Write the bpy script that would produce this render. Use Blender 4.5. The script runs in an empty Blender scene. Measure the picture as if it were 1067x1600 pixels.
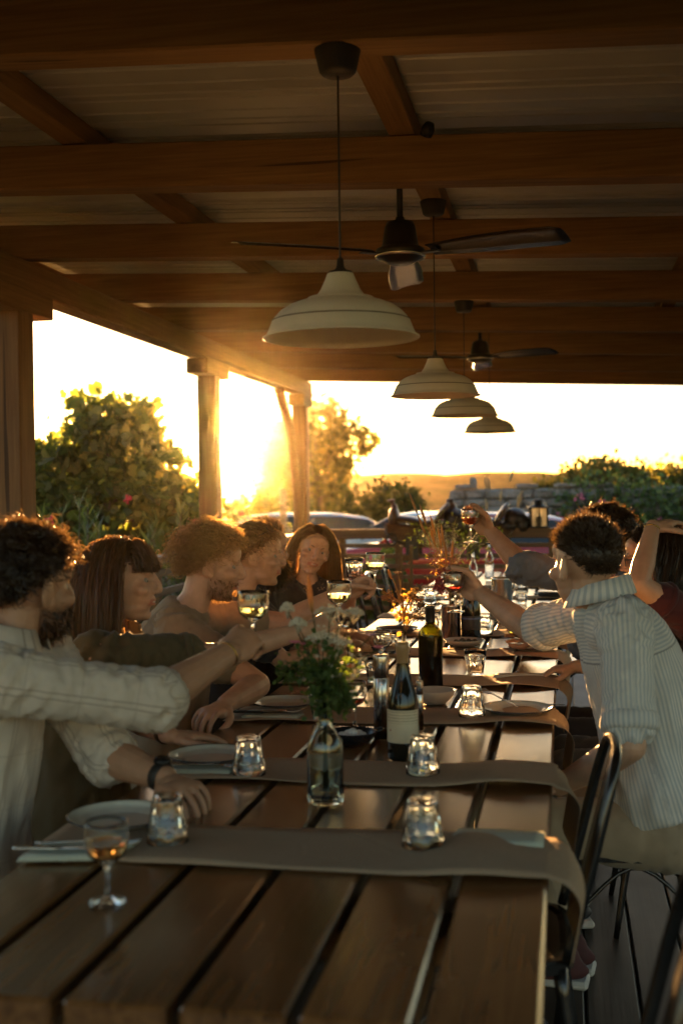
import bpy, bmesh, math, random
import numpy as np
from mathutils import Vector, Matrix, Euler, noise as mnoise
R_ = math.radians
PI = math.pi
scene = bpy.context.scene
# ------------------------------------------------------------------ camera
cam_d = bpy.data.cameras.new('camera'); cam = bpy.data.objects.new('camera', cam_d)
scene.collection.objects.link(cam); scene.camera = cam
cam_d.sensor_fit = 'VERTICAL'; cam_d.sensor_height = 36.0; cam_d.sensor_width = 24.0
cam_d.lens = 1850.0 / 1600.0 * 36.0
cam_d.clip_start = 0.05; cam_d.clip_end = 6000
CAM = Vector((0, 0, 1.40))
cam.matrix_world = Matrix.Translation(CAM) @ Matrix.Rotation(0.186, 4, 'Z') @ Matrix.Rotation(PI/2 - 0.015, 4, 'X') @ Matrix.Rotation(-0.013, 4, 'Z')
cam_d.dof.use_dof = True; cam_d.dof.focus_distance = 4.2; cam_d.dof.aperture_fstop = 3.0; cam_d.dof.aperture_blades = 0
# ------------------------------------------------------------------ sky + sun
SUN_EL, SUN_AZ = R_(3.2), R_(-16.0)          # azimuth from +Y towards +X
world = bpy.data.worlds.new('World'); scene.world = world; world.use_nodes = True
wn = world.node_tree.nodes; wl = world.node_tree.links; wn.clear()
sky = wn.new('ShaderNodeTexSky'); sky.sky_type = 'NISHITA'; sky.sun_disc = False
sky.sun_elevation = SUN_EL; sky.sun_rotation = SUN_AZ
sky.air_density = 0.9; sky.dust_density = 0.5; sky.ozone_density = 1.9
bg = wn.new('ShaderNodeBackground'); bg.inputs[1].default_value = 0.072
wo = wn.new('ShaderNodeOutputWorld')
tint = wn.new('ShaderNodeMix'); tint.data_type = 'RGBA'; tint.blend_type = 'MULTIPLY'; tint.inputs[0].default_value = 1.0
tint.inputs[7].default_value = (1.0, 0.85, 0.71, 1)      # camera white balance, the same over the whole sky
wl.new(sky.outputs[0], tint.inputs[6]); wl.new(tint.outputs[2], bg.inputs[0]); wl.new(bg.outputs[0], wo.inputs[0])
sun_d = bpy.data.lights.new('sun', 'SUN'); sun_d.energy = 5.0; sun_d.angle = R_(0.5); sun_d.color = (1.0, 0.50, 0.16)
sun = bpy.data.objects.new('sun', sun_d); scene.collection.objects.link(sun)
SUN_DIR = Vector((math.cos(SUN_EL)*math.sin(SUN_AZ), math.cos(SUN_EL)*math.cos(SUN_AZ), math.sin(SUN_EL)))
sun.rotation_euler = SUN_DIR.to_track_quat('Z', 'Y').to_euler()
sun.location = SUN_DIR * 50
# ------------------------------------------------------------------ exposure / render
vs = scene.view_settings
vs.view_transform = 'Standard'; vs.look = 'None'; vs.gamma = 1.0; vs.use_curve_mapping = False
vs.exposure = 3.45
scene.cycles.max_bounces = 10; scene.cycles.diffuse_bounces = 4; scene.cycles.glossy_bounces = 4
scene.cycles.transmission_bounces = 10; scene.cycles.transparent_max_bounces = 12; scene.cycles.volume_bounces = 0
scene.cycles.sample_clamp_indirect = 6.0; scene.cycles.caustics_reflective = False; scene.cycles.caustics_refractive = False
scene.cycles.use_denoising = True

rng = np.random.default_rng(7)
random.seed(7)
col = scene.collection
# ------------------------------------------------------------------ helpers
def tag(o, label=None, cat=None, group=None, kind=None):
    if label: o['label'] = label
    if cat: o['category'] = cat
    if group: o['group'] = group
    if kind: o['kind'] = kind
    return o
def empty(name, loc=(0, 0, 0), rz=0.0, parent=None):
    o = bpy.data.objects.new(name, None); col.objects.link(o)
    o.empty_display_size = 0.1; o.location = loc; o.rotation_euler = (0, 0, rz)
    if parent: o.parent = parent
    return o
def link(name, me, parent=None):
    o = bpy.data.objects.new(name, me); col.objects.link(o)
    if parent: o.parent = parent
    return o
def copy_tree(o, parent=None):
    c = o.copy(); col.objects.link(c); c.parent = parent
    for ch in o.children: copy_tree(ch, c)
    return c
def unit(v): v = np.asarray(v, float); return v / max(np.linalg.norm(v), 1e-9)
class MB:
    def __init__(s): s.v = []; s.f = []; s.n = 0; s.mi = []
    def add(s, vs_, fs, mi=0):
        vs_ = np.asarray(vs_, float).reshape(-1, 3); o = s.n
        s.v.append(vs_); s.n += len(vs_)
        for f in fs: s.f.append(tuple(int(i) + o for i in f)); s.mi.append(mi)
        return s
    def box(s, c, d, rot=None, b=0.0, mi=0):
        vs_, fs = bevbox(d[0], d[1], d[2], b)
        if rot is not None: vs_ = vs_ @ np.array(rot).T
        return s.add(vs_ + np.asarray(c, float), fs, mi)
    def tube(s, path, rad, n=8, cap=True, mi=0, ell=None, up=None):
        path = np.asarray(path, float); m = len(path)
        rad = np.broadcast_to(np.asarray(rad, float), (m,)) if np.ndim(rad) <= 1 else np.asarray(rad, float)
        tan = np.gradient(path, axis=0); tan /= np.maximum(np.linalg.norm(tan, axis=1, keepdims=True), 1e-9)
        ref = np.asarray(up, float) if up is not None else (np.array([0, 0, 1.0]) if abs(tan[0][2]) < .9 else np.array([1.0, 0, 0]))
        a = np.linspace(0, 2*PI, n, endpoint=False); V = []
        u = ref - tan[0]*np.dot(ref, tan[0]); u = unit(u)
        for i in range(m):
            u = u - tan[i]*np.dot(u, tan[i]); u = unit(u); w = np.cross(tan[i], u)
            ru, rw = (rad[i], rad[i]) if np.ndim(rad) == 1 else rad[i]
            V.append(path[i] + np.outer(np.cos(a)*ru, u) + np.outer(np.sin(a)*rw, w))
        V = np.concatenate(V); F = []
        for i in range(m-1):
            for j in range(n):
                k = (j+1) % n; F.append((i*n+j, i*n+k, (i+1)*n+k, (i+1)*n+j))
        if cap: F.append(tuple(range(n-1, -1, -1))); F.append(tuple((m-1)*n+j for j in range(n)))
        return s.add(V, F, mi)
    def lathe(s, prof, n=32, c=(0, 0, 0), mi=0, flute=None):
        prof = np.asarray(prof, float); m = len(prof); a = np.linspace(0, 2*PI, n, endpoint=False); V = []
        for i, (r, z) in enumerate(prof):
            rr = np.full(n, max(r, 1e-5))
            if flute is not None and flute[i] > 0: rr = rr*(1 - flute[i]*0.5*(1 - np.cos(9*a)))
            V.append(np.stack([rr*np.cos(a), rr*np.sin(a), np.full(n, z)], 1))
        V = np.concatenate(V) + np.asarray(c, float); F = []
        for i in range(m-1):
            for j in range(n):
                k = (j+1) % n; F.append((i*n+j, i*n+k, (i+1)*n+k, (i+1)*n+j))
        return s.add(V, F, mi)
    def ell(s, c, r, rot=None, nu=16, nv=12, mi=0):
        V = [(0, 0, 1)]
        for i in range(1, nv):
            t = PI*i/nv
            for j in range(nu): p = 2*PI*j/nu; V.append((math.sin(t)*math.cos(p), math.sin(t)*math.sin(p), math.cos(t)))
        V.append((0, 0, -1)); V = np.array(V)*np.asarray(r, float)
        if rot is not None: V = V @ np.array(rot).T
        F = [(0, 1+j, 1+(j+1) % nu) for j in range(nu)]
        for i in range(nv-2):
            for j in range(nu): a = 1+i*nu+j; b = 1+i*nu+(j+1) % nu; F.append((a, a+nu, b+nu, b))
        L = len(V)-1; o = 1+(nv-2)*nu
        F += [(L, o+(j+1) % nu, o+j) for j in range(nu)]
        return s.add(V + np.asarray(c, float), F, mi)
    def mesh(s, name, mats=None, smooth=False):
        me = bpy.data.meshes.new(name)
        me.from_pydata(np.concatenate(s.v).tolist() if s.v else [], [], s.f)
        if mats is not None:
            for m in (mats if isinstance(mats, (list, tuple)) else [mats]): me.materials.append(m)
            if isinstance(mats, (list, tuple)) and len(mats) > 1: me.polygons.foreach_set('material_index', s.mi)
        if smooth: me.polygons.foreach_set('use_smooth', [True]*len(me.polygons))
        me.update(); return me
    def build(s, name, mats, parent=None, smooth=False): return link(name, s.mesh(name, mats, smooth), parent)
_bb = {}
def bevbox(x, y, z, b):
    key = (round(x, 5), round(y, 5), round(z, 5), round(b, 5))
    if key in _bb: return _bb[key]
    if b <= 0:
        V = np.array([(i*x/2, j*y/2, k*z/2) for i in (-1, 1) for j in (-1, 1) for k in (-1, 1)])
        F = [(0, 1, 3, 2), (4, 6, 7, 5), (0, 4, 5, 1), (2, 3, 7, 6), (0, 2, 6, 4), (1, 5, 7, 3)]
    else:
        bm = bmesh.new(); bmesh.ops.create_cube(bm, size=1.0); bmesh.ops.scale(bm, vec=(x, y, z), verts=bm.verts)
        bmesh.ops.bevel(bm, geom=bm.edges[:], offset=b, segments=1, affect='EDGES')
        bm.verts.ensure_lookup_table(); V = np.array([v.co[:] for v in bm.verts]); F = [tuple(v.index for v in f.verts) for f in bm.faces]; bm.free()
    _bb[key] = (V, F); return V, F
def rotz(a): c, s = math.cos(a), math.sin(a); return np.array([[c, -s, 0], [s, c, 0], [0, 0, 1.0]])
def rotx(a): c, s = math.cos(a), math.sin(a); return np.array([[1.0, 0, 0], [0, c, -s], [0, s, c]])
def roty(a): c, s = math.cos(a), math.sin(a); return np.array([[c, 0, s], [0, 1.0, 0], [-s, 0, c]])
def bez(pts, n):
    """Catmull-Rom through pts"""
    P = np.asarray(pts, float); m = len(P)
    P = np.concatenate([[2*P[0]-P[1]], P, [2*P[-1]-P[-2]]]); out = []
    for t in np.linspace(0, m-1-1e-6, n):
        i = int(t); u = t-i; a, b, c, d = P[i:i+4]
        out.append(.5*((2*b)+(c-a)*u+(2*a-5*b+4*c-d)*u*u+(3*b-a-3*c+d)*u**3))
    return np.array(out)
# ------------------------------------------------------------------ materials
def mat(name):
    m = bpy.data.materials.new(name); m.use_nodes = True
    nt = m.node_tree; b = nt.nodes['Principled BSDF']; return m, nt, b
def N(nt, t, **kw):
    n = nt.nodes.new(t)
    for k, v in kw.items(): setattr(n, k, v)
    return n
def ramp(nt, stops, fac=None):
    r = N(nt, 'ShaderNodeValToRGB'); e = r.color_ramp.elements
    while len(e) < len(stops): e.new(.5)
    for i, (p, c) in enumerate(stops): e[i].position = p; e[i].color = (*c, 1) if len(c) == 3 else c
    if fac is not None: nt.links.new(fac, r.inputs[0])
    return r
def coords(nt, scale=(1, 1, 1), src='Object', randomize=False):
    tc = N(nt, 'ShaderNodeTexCoord'); mp = N(nt, 'ShaderNodeMapping'); mp.inputs['Scale'].default_value = scale
    if randomize:
        oi = N(nt, 'ShaderNodeObjectInfo'); ad = N(nt, 'ShaderNodeVectorMath', operation='MULTIPLY_ADD')
        cx = N(nt, 'ShaderNodeCombineXYZ')
        for i in range(3): nt.links.new(oi.outputs['Random'], cx.inputs[i])
        nt.links.new(cx.outputs[0], ad.inputs[0]); ad.inputs[1].default_value = (37.1, 19.7, 23.3)
        nt.links.new(tc.outputs[src], ad.inputs[2]); nt.links.new(ad.outputs[0], mp.inputs[0])
    else: nt.links.new(tc.outputs[src], mp.inputs[0])
    return mp.outputs[0]
def noise_tex(nt, vec, scale, detail=4, rough=.55, dist=0):
    n = N(nt, 'ShaderNodeTexNoise'); n.inputs['Scale'].default_value = scale; n.inputs['Detail'].default_value = detail
    n.inputs['Roughness'].default_value = rough; n.inputs['Distortion'].default_value = dist
    if vec is not None: nt.links.new(vec, n.inputs['Vector'])
    return n.outputs[0]
def bump(nt, b, h, strength=.3, dist=.01):
    bp = N(nt, 'ShaderNodeBump'); bp.inputs['Strength'].default_value = strength; bp.inputs['Distance'].default_value = dist
    nt.links.new(h, bp.inputs['Height']); nt.links.new(bp.outputs[0], b.inputs['Normal']); return bp
def mixc(nt, fac, a, b_, mode='MIX'):
    m = N(nt, 'ShaderNodeMix', data_type='RGBA', blend_type=mode)
    for sock, v in ((m.inputs[0], fac), (m.inputs[6], a), (m.inputs[7], b_)):
        if hasattr(v, 'is_linked'): nt.links.new(v, sock)
        else: sock.default_value = v if not isinstance(v, tuple) or len(v) == 4 else (*v, 1)
    return m.outputs[2]
def math_(nt, op, a, b_=None):
    m = N(nt, 'ShaderNodeMath', operation=op)
    for i, v in enumerate((a, b_)):
        if v is None: continue
        if hasattr(v, 'is_linked'): nt.links.new(v, m.inputs[i])
        else: m.inputs[i].default_value = v
    return m.outputs[0]
def simple(name, c, rough=.5, metal=0.0, noise_amt=.15, nscale=30, spec=.5, bumps=0.0, **kw):
    m, nt, b = mat(name)
    v = coords(nt, randomize=True); nz = noise_tex(nt, v, nscale, 4)
    r = ramp(nt, [(.3, tuple(x*(1-noise_amt) for x in c)), (.7, tuple(min(1, x*(1+noise_amt)) for x in c))], nz)
    nt.links.new(r.outputs[0], b.inputs['Base Color'])
    b.inputs['Roughness'].default_value = rough; b.inputs['Metallic'].default_value = metal
    b.inputs['Specular IOR Level'].default_value = spec
    if bumps: bump(nt, b, nz, bumps, .005)
    for k, val in kw.items(): b.inputs[k.replace('_', ' ')].default_value = val
    return m
def wood(name, c1, c2, axis=1, rough=.6, coat=0.0, scale=1.0, knots=True, bstr=.25, gloss_var=.1, spec=.5):
    m, nt, b = mat(name)
    sc = [14*scale]*3; sc[axis] = 0.9*scale
    v = coords(nt, tuple(sc), randomize=True)
    g = noise_tex(nt, v, 2.2, 6, .62, .6)
    sc2 = [90*scale]*3; sc2[axis] = 2.5*scale
    v2 = coords(nt, tuple(sc2), randomize=True); fine = noise_tex(nt, v2, 1.0, 3, .5)
    r = ramp(nt, [(.28, c2), (.5, tuple(.5*(a+d) for a, d in zip(c1, c2))), (.72, c1)], g)
    c = mixc(nt, .45, r.outputs[0], ramp(nt, [(.3, (.55, .5, .45)), (.7, (1.1, 1.1, 1.1))], fine).outputs[0], 'MULTIPLY')
    if knots:
        sk = [3.2*scale]*3; sk[axis] = 1.1*scale
        vk = coords(nt, tuple(sk), randomize=True); vo = N(nt, 'ShaderNodeTexVoronoi'); vo.inputs['Scale'].default_value = 1.0
        nt.links.new(vk, vo.inputs['Vector'])
        kr = ramp(nt, [(.035, (.3, .22, .16)), (.1, (1, 1, 1))], vo.outputs['Distance'])
        c = mixc(nt, .8, c, kr.outputs[0], 'MULTIPLY')
    if knots:
        sk = [26*scale]*3; sk[axis] = .55*scale
        ck = noise_tex(nt, coords(nt, tuple(sk), randomize=True), 1.0, 2, .5)
        c = mixc(nt, .75, c, ramp(nt, [(.27, (.12, .09, .07)), (.305, (1, 1, 1))], ck).outputs[0], 'MULTIPLY')
    nt.links.new(c, b.inputs['Base Color'])
    lv = coords(nt, (1.3, 1.3, 1.3), randomize=True); ln = noise_tex(nt, lv, 3, 4)
    rr = N(nt, 'ShaderNodeMapRange'); rr.inputs[3].default_value = max(.05, rough-gloss_var); rr.inputs[4].default_value = rough+gloss_var
    nt.links.new(ln, rr.inputs[0]); nt.links.new(rr.outputs[0], b.inputs['Roughness'])
    b.inputs['Coat Weight'].default_value = coat; b.inputs['Coat Roughness'].default_value = .18
    b.inputs['Specular IOR Level'].default_value = spec
    bump(nt, b, fine, bstr, .002)
    return m
# ------------------------------------------------------------------ shared materials
M = {}
M['beam'] = wood('beam_pine', (.33, .195, .075), (.21, .115, .042), axis=0, rough=.62, scale=1.0, spec=.35)
M['purlin'] = wood('purlin_pine', (.33, .195, .075), (.21, .115, .042), axis=1, rough=.62, spec=.35)
M['post'] = wood('post_pine', (.26, .145, .06), (.165, .085, .034), axis=2, rough=.65, spec=.35)
M['table'] = wood('table_wood', (.235, .108, .036), (.085, .035, .011), axis=1, rough=.24, coat=.4, scale=1.0, bstr=.35, gloss_var=.11)
M['deck'] = wood('deck_wood', (.045, .029, .018), (.022, .014, .009), axis=1, rough=.5, bstr=.4)
M['rail'] = wood('rail_wood', (.30, .17, .08), (.18, .095, .045), axis=1, rough=.6)
M['railx'] = wood('rail_wood_cross', (.24, .125, .055), (.14, .07, .032), axis=0, rough=.6)
M['sheet'] = simple('roof_sheet', (.50, .53, .54), .38, 0.0, .06, 6)
M['black'] = simple('black_metal', (.018, .017, .016), .38, .4, .2, 20)
M['darkplastic'] = simple('dark_plastic', (.02, .018, .016), .55, 0, .2, 20)
# ------------------------------------------------------------------ terrace roof
SL = -0.041                                             # the roof falls gently to the right
def zb(x): return 2.55 + SL*(x + 0.6)                   # underside of the cross beams
roof = empty('terrace_roof', (-2.8, 6.0, 0))
tag(roof, 'timber terrace roof of heavy brown beams on posts under pale ribbed sheets', 'pergola')
def rp(name, mb, m, smooth=False):
    o = mb.build(name, m, roof, smooth); o.location = (2.8, -6.0, 0); return o
def rpart(name, mb, m, c, parent=None, smooth=False):
    """part whose mesh is local to c (world)"""
    o = mb.build(name, m, parent or roof, smooth)
    base = Vector((-2.8, 6.0, 0)) if parent is None else Vector(parent['wc'])
    o.location = Vector(c) - base; o['wc'] = list(c); return o
ang = math.atan(SL)
BX0, BX1 = -3.15, 4.2
BY = [0.28, 1.66] + [3.03 + 1.372*k for k in range(8)]
for i, y in enumerate([-1.1] + BY):
    L = BX1-BX0; cx = (BX0+BX1)/2
    h = .17 if i < len(BY) else .19
    rpart('beam', MB().box((0, 0, 0), (L, .115, h), roty(-ang), b=.006), M['beam'], (cx, y, zb(cx)+h/2))
for x in (-1.86, -.575, .71, 2.0, 3.28):
    off = .004
    rpart('purlin', MB().box((0, 0, 0), (.10, 14.4, .085), b=.005), M['purlin'], (x, 5.55, zb(x)+.17+.0425+off))
# ribbed sheets, ribs run across
nb = 14
for k in range(nb):
    y0 = -1.6 + k*1.04; prof = []
    for j in range(10):
        yy = y0 + j*.104
        prof += [(yy, 0), (yy+.066, 0), (yy+.072, .012), (yy+.084, .012), (yy+.090, 0)] if j % 3 != 2 else [(yy, 0), (yy+.03, 0), (yy+.034, .006), (yy+.05, .006), (yy+.054, 0)]
    prof += [(y0+1.036, 0), (y0+1.036, -.012)] if k % 1 == 0 else []
    prof = np.array(prof); V = []; F = []
    for x in (BX0-.2, BX1+.1):
        zz = zb(x)+.268
        V += [(x, p[0], zz+p[1]) for p in prof]
    n = len(prof)
    for j in range(n-1): F.append((j, j+1, n+j+1, n+j))
    V = np.array(V); c = np.array([.5, y0+.5, 2.8]); top = V.copy(); top[:, 2] += .05
    mb = MB().add(V-c, F).add(top-c, [f[::-1] for f in F])
    rpart('roof_panel', mb, M['sheet'], c)
# eave beam on the posts
rpart('eave_beam', MB().box((0, 0, 0), (.14, 14.2, .16), b=.008), M['purlin'], (-2.8, 5.75, 2.48+.078))
rpart('eave_beam', MB().box((0, 0, 0), (.14, 14.2, .16), b=.008), M['purlin'], (3.6, 5.75, zb(3.6)-.082))
def post(x, y, w=.15, zt=2.478, cap=True):
    p = rpart('post', MB().box((0, 0, 0), (w, w, zt), b=.008), M['post'], (x, y, zt/2))
    if cap:
        zc = 2.478-.06
        rpart('saddle_block', MB().box((0, 0, 0), (w+.022, .62 if y < 12 else .42, .118), b=.006), M['purlin'], (x, y, zc), p)
    return p
P1 = post(-2.8, 5.72, .17); P2 = post(-2.8, 9.18); P3 = post(-2.8, 12.55)
post(3.6, 5.5, zt=zb(3.6)-.166, cap=False); post(3.6, 12.55, zt=zb(3.6)-.166, cap=False); post(-2.8, .6); post(3.6, -.9, zt=zb(3.6)-.166, cap=False)
# curved brace in front of the corner post
br = bez([(0, .02, .9), (0, -.06, 1.45), (0, -.40, 2.05), (0, -.86, 2.46)], 16)
rpart('brace', MB().tube(br - np.array([0, 0, 1.5]), np.array([[.055, .05]]*16), 8), M['post'], (-2.8, 12.55-.11, 1.5), P3)
# ------------------------------------------------------------------ deck floor
deck = tag(MB().box((0, 0, 0), (7.4, 15.2, .30)).build('deck_floor', M['deck']), kind='structure'); deck.location = (.4, 5.5, -.19)
bme = MB().box((0, 0, 0), (.138, 15.0, .036), b=.004).mesh('floor_board', M['deck'])
for k in range(50):
    o = link('floor_board', bme, deck); o.location = (-3.35+k*.146-.0, 0, .172)
# ------------------------------------------------------------------ tables
TZ = .75
GAPS = [-.965, -.811, -.655, -.498, -.342, -.185, -.026]
def plank_table(y0, y1, label):
    t = empty('plank_table', ((GAPS[0]+GAPS[-1])/2, y0, 0)); tag(t, label, 'table', 'plank tables set end to end')
    ox = (GAPS[0]+GAPS[-1])/2; L = y1-y0
    for a, b in zip(GAPS[:-1], GAPS[1:]):
        jit = random.uniform(-.003, .003)
        o = MB().box((0, 0, 0), (b-a-.017, L+random.uniform(-.006, 0), .055), b=.005).build('plank', M['table'], t)
        o.location = ((a+b)/2-ox, L/2+jit, TZ-.0275+random.uniform(-.001, 0))
    for f in (.12, .5, .88):
        o = MB().box((0, 0, 0), (.86, .11, .05), b=.004).build('batten', M['railx'], t); o.location = (0, L*f, TZ-.055-.027)
    for f in (.12, .88):
        for sx in (-.36, .36):
            o = MB().box((0, 0, 0), (.085, .085, TZ-.107), b=.005).build('leg', M['post'], t); o.location = (sx, L*f, (TZ-.107)/2)
    return t
plank_table(1.43, 5.60, 'long dark plank table nearest the viewer, laid for dinner')
plank_table(5.62, 9.75, 'plank table continuing the row towards the far railing')
# ------------------------------------------------------------------ railings
def railing(name, label, p0, p1, nslat, mrail, slat_w, zt, posts):
    p0 = np.array(p0, float); p1 = np.array(p1, float); L = np.linalg.norm(p1-p0); a = math.atan2(p1[1]-p0[1], p1[0]-p0[0])
    r = empty(name, (*p0, 0), a); tag(r, label, 'railing')
    m = M['railx']
    hh, sp = (.05, .135) if nslat == 5 else (.105, .112)
    o = MB().box((0, 0, 0), (L, .13, hh), b=.006).build('handrail', m, r); o.location = (L/2, 0, zt-hh/2)
    for k in range(nslat):
        z = zt - hh - .075 - k*sp
        o = MB().box((0, 0, 0), (L, .028, slat_w), b=.003).build('slat', m, r); o.location = (L/2, 0, z)
    for s in posts:
        o = MB().box((0, 0, 0), (.075, .075, zt-hh-.001), b=.004).build('post', M['post'], r); o.location = (s, .053, (zt-hh-.001)/2)
    return r
railing('wooden_railing', 'wooden railing with flat handrail along the garden side behind the diners', (-2.8, -.2), (-2.8, 12.44), 5, None, .05, .985, (.1, 2.4, 4.2, 7.2, 8.2, 10.8))
railing('wooden_railing', 'dark slatted railing across the far end of the terrace under the saddle', (-2.68, 12.62), (3.5, 12.62), 7, None, .046, 1.02, (.3, .92, 2.55, 4.0, 5.5))
# ------------------------------------------------------------------ ground, hills
def gnoise(x, y, s, sd=0): return mnoise.noise(Vector((x/s+sd, y/s-sd, sd*.37)))
def gz(x, y):
    z = -.38 - .02*min(25, max(0, y-19))
    d = max(0, y-32); z -= 7.5*(1-math.exp(-d/38.0))
    f = min(1, max(0, (y-95)/175)); f = f*f*(3-2*f)
    z += f*(13.9 + 1.5*gnoise(x, y, 90, 3) + .8*gnoise(x, y, 32, 5) - x*.012)
    if y > 45: z += min(1, (y-45)/40)*(1.0*gnoise(x, y, 22, 9)+.5*gnoise(x, y, 7, 2))
    return z
ys = np.concatenate([np.linspace(-40, 28, 24), 28+np.cumsum(np.linspace(.8, 4.0, 125))])
xs = np.concatenate([-np.cumsum(np.linspace(2, 8, 60))[::-1], [0], np.cumsum(np.linspace(2, 8, 60))])
V = [(x, y, gz(x, y)) for y in ys for x in xs]; nx = len(xs); F = [(j*nx+i, j*nx+i+1, (j+1)*nx+i+1, (j+1)*nx+i) for j in range(len(ys)-1) for i in range(nx-1)]
m, nt, b = mat('ground_mat')
v = coords(nt); n1 = noise_tex(nt, v, .09, 6, .6); n2 = noise_tex(nt, v, .8, 5, .65)
dry = ramp(nt, [(.35, (.05, .06, .02)), (.6, (.16, .13, .06))], n1); tr = ramp(nt, [(.4, (.35, .4, .3)), (.6, (1.1, 1.05, 1))], n2)
nt.links.new(mixc(nt, .85, dry.outputs[0], tr.outputs[0], 'MULTIPLY'), b.inputs['Base Color']); b.inputs['Roughness'].default_value = 1; b.inputs['Specular IOR Level'].default_value = 0
bump(nt, b, n2, .6, 1.0)
tag(MB().add(V, F).build('ground', m, None, True), kind='structure')
rpart('added_fascia', MB().box((0, 0, 0), (.03, 14.6, .24), b=.004), M['purlin'], (-3.30, 5.6, 2.79))  # added board, blocks the bright sky slits above the left eave beam
# ------------------------------------------------------------------ glass + ceramics materials
def glass_mat(name, c=(1, 1, 1), rough=0.0, ior=1.47):
    m, nt, b = mat(name); b.inputs['Base Color'].default_value = (*c, 1); b.inputs['Transmission Weight'].default_value = 1
    b.inputs['Roughness'].default_value = rough; b.inputs['IOR'].default_value = ior
    v = coords(nt, randomize=True); bump(nt, b, noise_tex(nt, v, 40, 2), .04, .004); return m
M['glass'] = glass_mat('clear_glass', (.97, .985, .97))
M['glassg'] = glass_mat('greenish_glass', (.86, .93, .84))
M['olive'] = glass_mat('olive_glass', (.42, .40, .04), ior=1.3)
M['water'] = glass_mat('water', (.95, .97, .9), ior=1.33)
M['white_wine'] = glass_mat('white_wine', (1.0, .86, .34), ior=1.33)
M['rose_wine'] = glass_mat('amber_wine', (.95, .52, .2), ior=1.33)
M['red_wine'] = glass_mat('red_wine', (.30, .03, .02), ior=1.33)
M['beer'] = glass_mat('beer', (.98, .66, .12), ior=1.33)
M['foam'] = simple('foam', (.85, .8, .66), .8)
M['bottle_dark'] = simple('dark_bottle_glass', (.012, .012, .008), .08, 0, .1, 10)
M['foil'] = simple('tan_foil', (.36, .22, .10), .35, .1, .1, 30)
M['foil_black'] = simple('black_foil', (.02, .018, .016), .35, .2, .1, 30)
M['steel'] = simple('brushed_steel', (.55, .52, .48), .2, 1.0, .08, 60)
M['cutlery'] = simple('cutlery_steel', (.6, .58, .55), .22, 1.0, .05, 40)
M['ceramic'] = simple('stoneware', (.52, .48, .40), .3, 0, .08, 25, Coat_Weight=.4, Coat_Roughness=.1)
M['enamel_rim'] = simple('dark_plate_rim', (.05, .05, .055), .2)
M['dark_ceramic'] = simple('dark_stoneware', (.06, .05, .045), .3, 0, .15, 25, Coat_Weight=.4)
M['egg'] = simple('eggshell', (.72, .70, .66), .5, 0, .05, 60)
M['enamel_black'] = simple('black_enamel', (.015, .015, .018), .25, 0, .1, 20)
M['lamp_in'] = simple('lamp_enamel_inner', (.80, .77, .70), .4, 0, .04, 8)
M['lamp'] = simple('lamp_enamel', (.66, .62, .52), .38, 0, .05, 8)
M['lens'] = glass_mat('amber_lens', (.95, .5, .12), ior=1.2)
# napkin paper / kraft runner
def paper(name, c, ns=200, bs=.3, rough=.85):
    m, nt, b = mat(name); v = coords(nt, randomize=True); f = noise_tex(nt, v, ns, 4, .7); w = noise_tex(nt, v, 7, 3)
    c1 = ramp(nt, [(.3, tuple(x*.86 for x in c)), (.7, tuple(x*1.1 for x in c))], f)
    nt.links.new(mixc(nt, .5, c1.outputs[0], ramp(nt, [(.3, (.86, .86, .86)), (.7, (1.06, 1.06, 1.06))], w).outputs[0], 'MULTIPLY'), b.inputs['Base Color'])
    b.inputs['Roughness'].default_value = rough; b.inputs['Specular IOR Level'].default_value = .2; vo = N(nt, 'ShaderNodeTexVoronoi', feature='DISTANCE_TO_EDGE'); vo.inputs['Scale'].default_value = 8; nt.links.new(v, vo.inputs['Vector'])
    crk = ramp(nt, [(0, (0, 0, 0)), (.06, (1, 1, 1))], vo.outputs['Distance']); bump(nt, b, math_(nt, 'ADD', math_(nt, 'MULTIPLY', crk.outputs[0], .25), w), bs, .004); return m
M['kraft'] = paper('kraft_paper', (.40, .285, .19), 200, .45)
M['napkin'] = paper('sage_napkin', (.50, .53, .44), 300, .2)
M['napkin2'] = paper('ivory_napkin', (.62, .58, .50), 300, .2)
# label print on the wine bottle: rows of small unreadable type
m, nt, b = mat('bottle_label'); v = coords(nt)
sep = N(nt, 'ShaderNodeSeparateXYZ'); nt.links.new(v, sep.inputs[0])
rows = math_(nt, 'SINE', math_(nt, 'MULTIPLY', sep.outputs[2], 900.0))
at = math_(nt, 'ARCTAN2', sep.outputs[1], sep.outputs[0])
cxv = N(nt, 'ShaderNodeCombineXYZ'); nt.links.new(math_(nt, 'MULTIPLY', at, 60.0), cxv.inputs[0]); nt.links.new(math_(nt, 'FLOOR', math_(nt, 'MULTIPLY', sep.outputs[2], 143.0)), cxv.inputs[1])
wd = noise_tex(nt, cxv.outputs[0], 1.0, 1)
msk = math_(nt, 'MULTIPLY', math_(nt, 'GREATER_THAN', rows, .35), math_(nt, 'GREATER_THAN', wd, .48))
zone = math_(nt, 'MULTIPLY', math_(nt, 'GREATER_THAN', sep.outputs[2], .093), math_(nt, 'LESS_THAN', sep.outputs[2], .122))
msk = math_(nt, 'MULTIPLY', msk, zone)
nt.links.new(mixc(nt, math_(nt, 'MULTIPLY', msk, .8), (.62, .55, .40), (.2, .15, .1)), b.inputs['Base Color']); b.inputs['Roughness'].default_value = .6
M['label'] = m
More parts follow.
